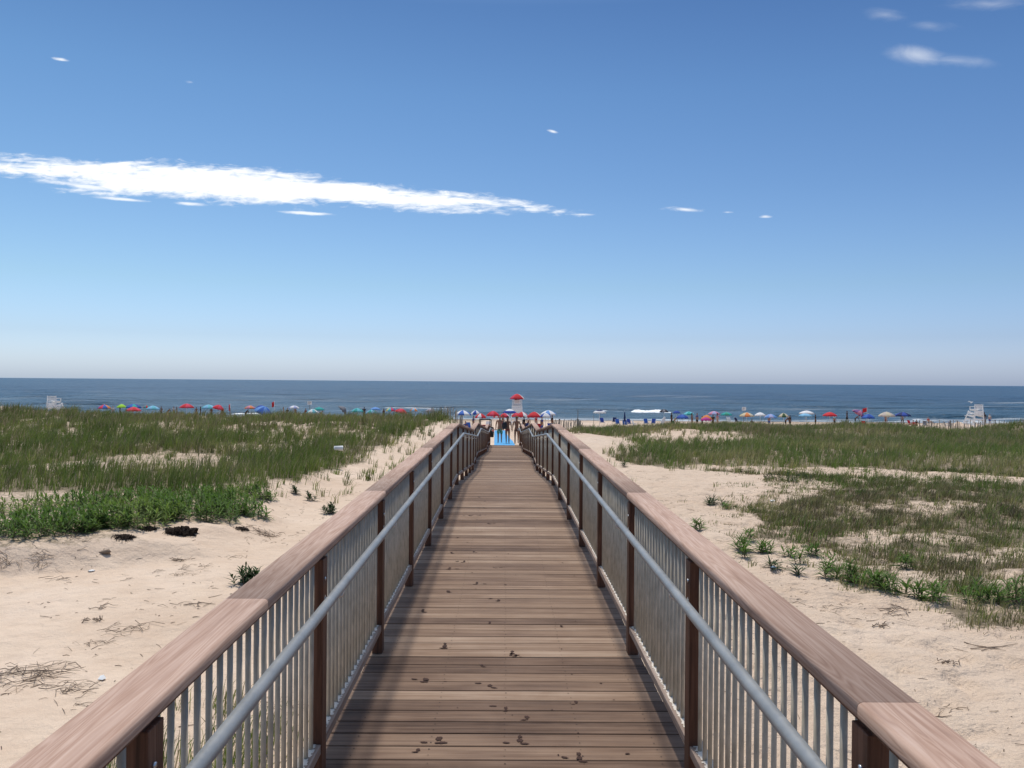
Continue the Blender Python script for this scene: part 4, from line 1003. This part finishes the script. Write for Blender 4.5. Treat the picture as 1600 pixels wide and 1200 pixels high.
pp(349,100,'figure in black under the red-pink umbrella','stand','tan',(('top',k_),('shorts',k_)),rz=1)
pp(361,101,'dark figure at the foot of the tall red flag','stand','dark',(('top',(.1,.02,.02)),('shorts',k_)),rz=2)
pp(385,99,'crouched dark figure left of the big blue umbrella','bend','dark',(('top',k_),('shorts',k_)),rz=1)
pp(418,93,'head and shoulders below the big light blue umbrella','stand','dark',(('top',k_),('shorts',k_)),rz=1,sc=.8)
pp(444,100,'slim person with blond hair right of the big blue umbrella','stand','pale',(('bra',b_),('brief',b_)),True,rz=2,hair='hair_blond')
pp(450,99,'person in dark top beside the blond one','stand','tan',(('top',k_),('shorts',k_)),rz=0)
pp(462,103,'bare chested person under the lavender umbrella','akimbo','bronze',(('shorts',k_),),rz=0)
pp(478.5,97,'person with a red shirt left of the pale aqua umbrella','stand','tan',(('top',(.25,.04,.04)),('shorts',k_)),rz=1)
pp(499,94,'seated dark figure below the teal umbrella','bend','bronze',(('top',k_),('shorts',k_)),rz=2)
pp(569.5,104,'tall dark figure standing between two aqua umbrellas','stand','dark',(('top',k_),('shorts',k_)),rz=3,sc=1.12)
pp(600,101,'dark figure left of the rainbow umbrella','stand','dark',(('shorts',k_),),rz=1)
pp(1050,96,'dark dressed person beside the turquoise umbrella','stand','dark',(('top',k_),('shorts',k_)),rz=1,sc=1.05)
pp(1053,90,'person wrapped in a dark green towel near the surfboard','bend','tan',(('top',CL['olive']),('shorts',CL['olive'])),rz=2)
pp(1082,95,'person in black under the turquoise umbrella','stand','bronze',(('brief',k_),('bra',k_)),True,rz=1)
pp(1090,98,'person in dark blue shirt left of the orange umbrella','stand','tan',(('top',b_),('shorts',k_)),rz=2)
pp(1098,90,'dark figure left below the orange umbrella','stand','dark',(('shorts',k_),),rz=1,sc=.9)
pp(1115,90,'dark legs and body under the orange umbrella','stand','dark',(('top',k_),('shorts',k_)),rz=3)
pp(1122,97,'person in a pink top right of the orange umbrella','stand','pale',(('top',(.6,.2,.3)),('brief',k_)),True,rz=2)
pp(1176,97,'dark figure under the yellow striped umbrella','sit','dark',(('top',k_),('shorts',k_)),rz=3)
pp(1203,98,'bare person under the light blue umbrella','stand','tan',(('shorts',b_),),rz=2,sc=.95)
pp(1229,95,'person sitting below the olive cream umbrella','bend','bronze',(('top',k_),('shorts',k_)),rz=1)
pp(1236,97,'person in dark right of the olive cream umbrella','stand','dark',(('top',k_),('shorts',k_)),rz=2,sc=.9)
pp(1276,98,'dark figure right of the white and pale blue umbrellas','stand','dark',(('top',k_),('shorts',k_)),rz=1,sc=.95)
pp(1306,97,'person in light blue shirt under the red umbrella','stand','tan',(('top',(.3,.5,.6)),('shorts',k_)),rz=2,sc=.92)
pp(1325.5,108,'lone dark standing figure in a wetsuit on the right beach','walk','dark',(('top',k_),('shorts',k_)),rz=1.4,sc=1.12)
pp(1338.5,103,'dark figure under the dull purple umbrella','bend','dark',(('shorts',k_),),rz=1.2)
pp(1387,101,'bare backed person under the beige umbrella','akimbo','tan',(('shorts',(.2,.03,.03)),),rz=3)
pp(1413,103,'person in black shorts under the navy umbrella','akimbo','bronze',(('shorts',k_),),rz=3)
pp(1430,95,'person in red seated right of the navy umbrella','sit','tan',(('top',r_),('shorts',k_)),rz=2.6)
pp(1435,97,'dark haired person seated beside the one in red','sit','tan',(('top',k_),('shorts',k_)),rz=2.8)
pp(1454,112,'small child in red at the water edge','sit','pale',(('top',(.6,.05,.06)),('brief',k_)),rz=2)
pp(1542,104,'dark dressed person right of the right lifeguard chair','stand','dark',(('top',k_),('shorts',k_)),rz=2,sc=1.1)
pp(1550.5,110,'pale shirted person far right of the lifeguard chair','stand','pale',(('top',w_),('shorts',b_)),rz=2,sc=.95)
pp(768,80,'dark figure sitting beside the black cart','sit','bronze',(('top',k_),('shorts',r_)),rz=3)
pp(740,84,'person in navy under the left blue and white umbrella','stand','tan',(('top',(.03,.06,.2)),('shorts',k_)),rz=2)
pp(819,82,'dark figure under the red umbrella right of the walkers','stand','dark',(('top',k_),('shorts',k_)),rz=1)
pp(847,82,'person in navy under the lower blue and white umbrella','stand','tan',(('top',(.03,.06,.2)),('shorts',b_)),rz=1)

pp(728,90,'person in blue seated under the outermost blue and white umbrella','sit','tan',(('top',b_),('shorts',k_)),rz=3)
pp(786,92,'person standing under the red and white umbrella between two walkers','stand','bronze',(('shorts',r_),),rz=2)
pp(826,90,'person in white shirt under the red umbrellas right of the walkers','stand','tan',(('top',w_),('shorts',k_)),rz=2.5)
pp(833,84,'seated dark figure below the large red umbrella','sit','dark',(('top',k_),('shorts',k_)),rz=2.8)
pp(838,90,'person in red under the large red umbrella','stand','pale',(('top',r_),('shorts',b_)),rz=1)
pp(863,90,'person in black under the upper blue and white umbrella','stand','bronze',(('top',k_),('shorts',k_)),rz=2)
# ------------------------------------------------------------------ black open frame beach cart
d = 74; x = gx(758.5,d); e = empty('beach_cart',(x,d,gz1(x,d)),R(8),'black open frame beach cart with red seat behind the left railing','cart')
b = MB(); r = .03
for sx in (-.48,.48):
    b.tube([(sx,-.55,.5),(sx,-.5,1.62),(sx,.45,1.62),(sx,.6,.55)],.04,8); 
for yy_ in (-.5,.45): b.tube([(-.48,yy_,1.62),(.48,yy_,1.62)],.04,8)
for zz in (1.05,.75): b.tube([(-.48,-.52,zz),(.48,-.52,zz)],.025,6)
b.build('roll_frame',M['black_metal'],e,True)
b = MB(); b.box((-.45,-1.0,.42),(.45,1.0,.55)); b.box((-.45,-1.05,.55),(.45,-.6,.80)); b.box((-.45,.75,.55),(.45,1.15,.85)); b.build('body',M['black_metal'],e,bevel=.03)
b = MB(); b.box((-.4,-.25,.56),(.4,.15,.75)); b.box((-.4,-.33,.70),(.4,-.22,1.15)); b.build('seat',M['red_plastic'],e,bevel=.03)
for sx in (-.55,.55):
    for yy_ in (-.7,.75):
        b = MB(); b.lathe([(.10,-.1),(.26,-.1),(.29,-.05),(.29,.05),(.26,.1),(.10,.1)],20,(0,0,0),0,Matrix.Rotation(R(90),4,'Y')); o = b.build('wheel',M['rubber'],e,True); o.location = (sx,yy_,.29)

# ------------------------------------------------------------------ lifeguard chairs
def guard_chair(px, d, rz, label, kind=0, hscale=1.):
    x = gx(px,d); z = gz1(x,d); e = empty('lifeguard_chair',(x,d,z-.05),rz,label,'lifeguard chair','lifeguard chairs'); e.scale = (1,1,hscale)
    wp = M['white_paint']
    # +y is the seaward front
    leg = {}
    for nm, p, q in (('bl',(-.80,-.55,0),(-.62,-.40,2.55)),('br',(.80,-.55,0),(.62,-.40,2.55)),('fl',(-.80,1.55,0),(-.62,.55,2.15)),('fr',(.80,1.55,0),(.62,.55,2.15))):
        b = MB(); b.beam(p,q,.09,.09); b.build('leg',wp,e); leg[nm] = (Vector(p),Vector(q))
    def at(n, t_): a, c = leg[n]; return a+(c-a)*t_
    for s, bk, fr in ((-1,'bl','fl'),(1,'br','fr')):
        for k, (tb, tf) in enumerate(((.26,.38),(.42,.58),(.58,.78),(.73,.96))):
            b = MB(); b.beam(at(bk,tb)+Vector((s*.05,0,0)),at(fr,tf)+Vector((s*.05,.06,0)),.03,.15); b.build('side_board',wp,e)
    b = MB(); b.box((-.70,-.45,1.78),(.70,.75,1.84)); b.build('platform',wp,e)
    b = MB()
    for k in range(3 if kind == 0 else 6): b.box((-.66,-.50,(1.66 if kind == 0 else 1.09)+.19*k),(.66,-.47,(1.81 if kind == 0 else 1.26)+.19*k))
    b.build('back_panel',wp,e)
    b = MB(); b.box((-.76,-.56,1.16),(.76,-.53,1.30)); b.build('back_rail',wp,e)
    b = MB(); b.box((-.60,-.35,2.30),(.60,.30,2.36)); b.box((-.60,.28,2.12),(.60,.32,2.30)); b.build('seat',wp,e)
    b = MB()
    for k in range(3): b.box((-.52,-.44+.02*k,2.43+.165*k),(.52,-.41+.02*k,2.55+.165*k))
    b.box((-.66,-.43,2.36),(-.60,-.37,2.92)); b.box((.60,-.43,2.36),(.66,-.37,2.92)); b.build('backrest',wp,e)
    for s in (-1,1):
        b = MB(); b.box((s*.64-.05,-.42,2.60),(s*.64+.05,.40,2.65)); b.box((s*.64-.03,.32,2.2),(s*.64+.03,.38,2.60)); b.build('armrest',wp,e)
    for k, t_ in enumerate((.12,.28,.44,.60,.76)):
        a, c = at('fl',t_), at('fr',t_); b = MB(); b.box((a.x,a.y+.03,a.z-.03),(c.x,a.y+.13,a.z+.03)); b.build('step',wp,e)
    b = MB(); b.beam(at('bl',.04)+Vector((0,-.07,0)),at('br',.42)+Vector((0,-.07,0)),.03,.10); b.build('cross_brace',wp,e)
    b = MB(); b.box((-.72,.75,1.55),(.72,1.15,1.60)); b.build('foot_rest',wp,e)
    return e
g1 = guard_chair(88,102,R(-14),'white wooden lifeguard chair with a red rescue float, standing at far left',0,1.17)
b = MB(); b.tube([(-.28,0,0),(.28,0,0)],[.13,.13],12); b.tube([(.28,0,0),(.36,0,0)],[.13,.05],12); o = b.build('rescue_float',M['red_plastic'],None,True)
o.location = Vector((gx(87,102)+.25,101.2,gz1(gx(87,102),102)+1.30)); o.rotation_euler = (0,0,R(14)); tag(o,'red rescue float hanging on the back of the far left lifeguard chair','float')
g3 = guard_chair(1529,104,R(16),'white wooden lifeguard chair beside the sand mound at far right',0,1.13)
g2 = guard_chair(808,112,0,'white lifeguard chair under a red umbrella straight beyond the walk',2,1.12)
umbrella(808,615.3,22,9,('red','red','red','red','pink','red','red','white'),'red umbrella mounted on top of the central lifeguard chair',112)
for o in list(COL.objects):
    if o.get('label','').startswith('red umbrella mounted'):
        pass
person(gx(806.5,112.2),112.2,R(180),'lifeguard in dark shirt sitting high on the central chair','sit','tan','hair_dark',(('top',(.02,.02,.03)),('shorts',(.5,.03,.04))),z=gz1(gx(808,112),112)+2.36*1.12-.12,group='lifeguards')
person(gx(809.8,112.2),112.2,R(180),'second lifeguard in red sitting on the central chair','sit','bronze','hair_dark',(('top',(.3,.02,.03)),('shorts',(.5,.03,.04))),z=gz1(gx(808,112),112)+2.36*1.12-.12,group='lifeguards',scale=.95)
# folded white umbrella or loud hailer spikes on the right chair
b = MB(); b.tube([(0,0,0),(.08,0,.22)],.014,6); b.tube([(-.28,0,.34),(.08,0,.22),(.30,.02,.30)],[.03,.05,.03],7); b.tube([(-.30,0,.30),(-.20,0,.36)],.05,7)
o = b.build('signal_horn',M['white_paint'],None,True); o.location = Vector((gx(1526,104)-.45,104,gz1(gx(1526,104),104)+2.9*1.13-.05)); tag(o,'white signal horns on a short stand atop the far right lifeguard chair','horn')

# ------------------------------------------------------------------ signs and flags
def signboard(px, d, ytop, wpx, hpx, label):
    x = gx(px,d); zg = gz1(x,d); zt = gz(px,ytop,d); e = empty('beach_sign',(x,d,zg),0,label,'sign'); H = zt-zg; w = wpx*d/F; h = hpx*d/F
    b = MB(); b.tube([(0,.03,-.2),(0,.03,H)],.035,8); b.build('post',M['grey_wood'],e,True)
    b = MB(); b.box((-w/2,-.015,H-h),(w/2,0,H)); b.build('board',M['white_paint'],e)
    b = MB()
    for k in range(3): b.box((-w*.36,-.019,H-h*(.28+.22*k)),(w*(.36-.1*k),-.0165,H-h*(.20+.22*k)))
    b.build('lettering',M['grey_wood'],e)
signboard(484.5,112,626.8,7,5.5,'square white sign board on a post among the left umbrellas')
signboard(1163.5,110,636,6.5,5.5,'square white sign board on a post above the yellow striped umbrella')
def flag(px, d, ytop, label, s=1, wid=.55, hh=.5):
    x = gx(px,d); zg = gz1(x,d); H = gz(px,ytop,d)-zg; e = empty('flag',(x,d,zg),0,label,'flag')
    b = MB(); b.tube([(0,0,-.2),(0,0,H)],.02,7); b.build('pole',M['pole_white'],e,True)
    b = MB(); n = 8; vs = []
    for i in range(n+1):
        t_ = i/n; yw = .07*math.sin(t_*6)*t_; vs += [(s*wid*t_,yw,H-.05-.15*t_),(s*wid*t_*.95,yw+.03,H-.05-hh-.18*t_)]
    b.add(vs,[(2*i,2*i+1,2*i+3,2*i+2) for i in range(n)]); o = b.build('cloth',fabric('canopy_red',CL['red']),e,True); o.modifiers.new('s','SOLIDIFY').thickness = .006
flag(361,106,630.5,'thin dark red flag on a pole near the red-pink umbrella',-1,.18,.75)
flag(429.5,102,626.5,'tall red flag on a white pole beside the big light blue umbrella',-1,.30,.6)
flag(1357,104,636.5,'red flag on a pole above the blue umbrella on the right',-1,.6,.5)
# thin poles seen over the sand fence
for px, yt, d, lab in ((903,651-11,52,'thin wooden stake standing at the end of the right sand fence'),(928,648,95,'slim pole standing under the navy fringed umbrella')):
    x = gx(px,d); zg = gz1(x,d); b = MB(); b.tube([(0,0,-.2),(0,0,gz(px,yt,d)-zg)],.02,6); o = b.build('stake',M['grey_wood']); o.location = (x,d,zg); tag(o,lab,'stake')

# ------------------------------------------------------------------ world
w = D.worlds.new('World'); SC.world = w; w.use_nodes = True; t = NT(w); nt = w.node_tree
bg = nt.nodes['Background']; sky = t.add('ShaderNodeTexSky', sky_type='NISHITA'); sky.sun_disc = False
SUN = Vector((-.075,.36,1)).normalized(); elev = math.asin(SUN.z); rot = math.atan2(SUN.x,SUN.y)
sky.sun_elevation = elev; sky.sun_rotation = rot; sky.air_density = 1.0; sky.dust_density = 1.2; sky.ozone_density = 2.2; sky.altitude = 0
hs = t.add('ShaderNodeHueSaturation'); hs.inputs['Saturation'].default_value = 1.0; t.lk(sky.outputs[0], hs.inputs['Color'])
gen = t.add('ShaderNodeTexCoord').outputs['Generated']; sp = t.add('ShaderNodeSeparateXYZ'); t.lk(gen, sp.inputs[0])
yv = t.math('MAXIMUM', sp.outputs[1], .05); u = t.math('DIVIDE', sp.outputs[0], yv); v = t.math('DIVIDE', sp.outputs[2], yv)
uv = t.add('ShaderNodeCombineXYZ'); t.lk(u, uv.inputs[0]); t.lk(v, uv.inputs[1])
front = t.mapr(sp.outputs[1], .1, .3)
def nz(sx, sy, rotz=0, detail=6., rough=.6, dist=.3):
    mp = t.add('ShaderNodeMapping'); t.lk(uv.outputs[0], mp.inputs[0]); mp.inputs['Scale'].default_value = (sx,sy,1); mp.inputs['Rotation'].default_value = (0,0,rotz)
    return t.noise(mp.outputs[0],1.,detail,rough,dist)
def cloud(px, py, rx, ry, ang, power=1., sharp=1.):
    mp = t.add('ShaderNodeMapping', vector_type='TEXTURE'); t.lk(uv.outputs[0], mp.inputs[0])
    mp.inputs['Location'].default_value = ((px-VX)/F, (hor(px)-py)/F, 0); mp.inputs['Rotation'].default_value = (0,0,R(ang)); mp.inputs['Scale'].default_value = (rx/F, ry/F, 1)
    ln = t.add('ShaderNodeVectorMath', operation='LENGTH'); t.lk(mp.outputs[0], ln.inputs[0])
    return t.math('MULTIPLY', t.math('SUBTRACT', 1., ln.outputs['Value']), power)
n1 = nz(9,60,R(4),7.,.65,.5); n2 = nz(45,150,R(4),5.,.6,.6); nn = t.math('ADD', t.math('MULTIPLY',t.math('SUBTRACT',n1,.5),2.0), t.math('MULTIPLY',t.math('SUBTRACT',n2,.5),1.3))
big = [(330,288,330,33,-3.2,1.3),(510,300,320,23,-4.2,1.15),(150,265,300,17,-2.,.8),(760,318,130,8,-7,.65),(640,312,190,13,-4,.9),(40,254,150,8,-4,.6),(20,268,130,7,-3,.55),(820,322,80,8,-7,.5),(255,280,200,25,-3,.9)]
small = [(130,292,120,7,-7,.9),(195,313,62,4,-4,.9),(292,319,42,5,-3,.9),(480,334,62,4,-3,.9),(1070,327,45,6,-3,.75),(1045,324,28,5,4,.5),(1135,331,14,3,0,.6),(1195,338,15,4,0,.6),(96,96,20,4,-8,.8),(861,206,12,4,-15,.7),(905,335,30,3,0,.5),(830,322,60,8,-8,.6),(297,130,10,3,0,.3)]
dens = None
for q in big:
    f = cloud(*q); dens = f if dens is None else t.math('SMOOTH_MAX', dens, f, .15)
ds = t.math('ADD', dens, t.math('MULTIPLY', nn, .80)); db = t.mapr(ds, .02,.72)
sm = None
for q in small:
    f = cloud(*q); sm = f if sm is None else t.math('MAXIMUM', sm, f)
dsm = t.mapr(t.math('ADD', sm, t.math('MULTIPLY', nn, .55)), .15,.8,0.,.8)
vl = None
for q in [(1430,84,62,19,-8,1.),(1490,93,80,12,-3,.6),(1380,22,45,12,-6,.45),(1450,38,40,10,-4,.4),(1540,4,90,14,0,.55)]:
    f = cloud(*q); vl = f if vl is None else t.math('MAXIMUM', vl, f)
dv = t.mapr(t.math('ADD', vl, t.math('MULTIPLY', t.math('SUBTRACT',nz(14,40,R(8),5.,.6,.8),.5), 1.)), -.05,1.3,0.,.42)
cd = t.math('MAXIMUM', t.math('MAXIMUM', db, dsm), dv); cd = t.math('MULTIPLY', cd, front)
SKYS = .30
def _l(c): return tuple((v/255/12.92 if v/255 < .04 else ((v/255+.055)/1.055)**2.4) for v in c)
SKYRAMP = []
for z_, tg, cu in ((0,(190,202,219),(168,162,146)),(.021,(197,212,230),(183,181,166)),(.052,(190,214,237),(195,202,193)),(.113,(163,204,239),(177,200,216)),(.224,(128,173,224),(155,182,214)),(.327,(107,152,208),(143,169,207)),(.414,(91,133,190),(140,164,202))):
    SKYRAMP.append((z_*1.6, tuple(min(1,.35*a/b) for a, b in zip(_l(tg),_l(cu)))))
SKYRAMP.append((.98,(.64,.63,.58)))
grad = t.ramp(t.math('MULTIPLY', sp.outputs[2], 1.6), SKYRAMP)
skc = t.mix(1., hs.outputs[0], grad, 'MULTIPLY')
lr = t.mapr(sp.outputs[0], -.6, .6, 1.10, .86, False); cb = t.add('ShaderNodeCombineXYZ'); t.lk(lr,cb.inputs[0]); t.lk(lr,cb.inputs[1]); t.lk(t.math('POWER',lr,.6),cb.inputs[2])
skc = t.mix(1., skc, cb.outputs[0], 'MULTIPLY')
col = t.mix(cd, skc, (3.7,3.75,3.8)); t.lk(col, bg.inputs[0]); bg.inputs[1].default_value = SKYS
sun = D.lights.new('sun','SUN'); sun.energy = 3.5; sun.angle = R(5.); sun.color = (1.,.95,.87); so = D.objects.new('sun',sun); COL.objects.link(so)
so.rotation_euler = SUN.to_track_quat('Z','Y').to_euler()

# ------------------------------------------------------------------ camera
cam = D.cameras.new('camera'); co = D.objects.new('camera',cam); COL.objects.link(co); SC.camera = co
cam.sensor_width = 36; cam.lens = 36*F/1600; cam.clip_start = .05; cam.clip_end = 100000
yaw = math.atan(11/F); pit = math.atan(3.4/F); roll = math.atan(.00813)
fw = Vector((math.sin(yaw)*math.cos(pit),math.cos(yaw)*math.cos(pit),-math.sin(pit)))
q = fw.to_track_quat('-Z','Y'); co.rotation_euler = (q.to_matrix() @ Matrix.Rotation(roll,3,'Z')).to_euler(); co.location = (-.016,0,EYE)
SC.view_settings.view_transform = 'Standard'; SC.view_settings.look = 'None'; SC.view_settings.exposure = 0; SC.view_settings.gamma = 1
SC.cycles.max_bounces = 6; SC.cycles.use_denoising = True
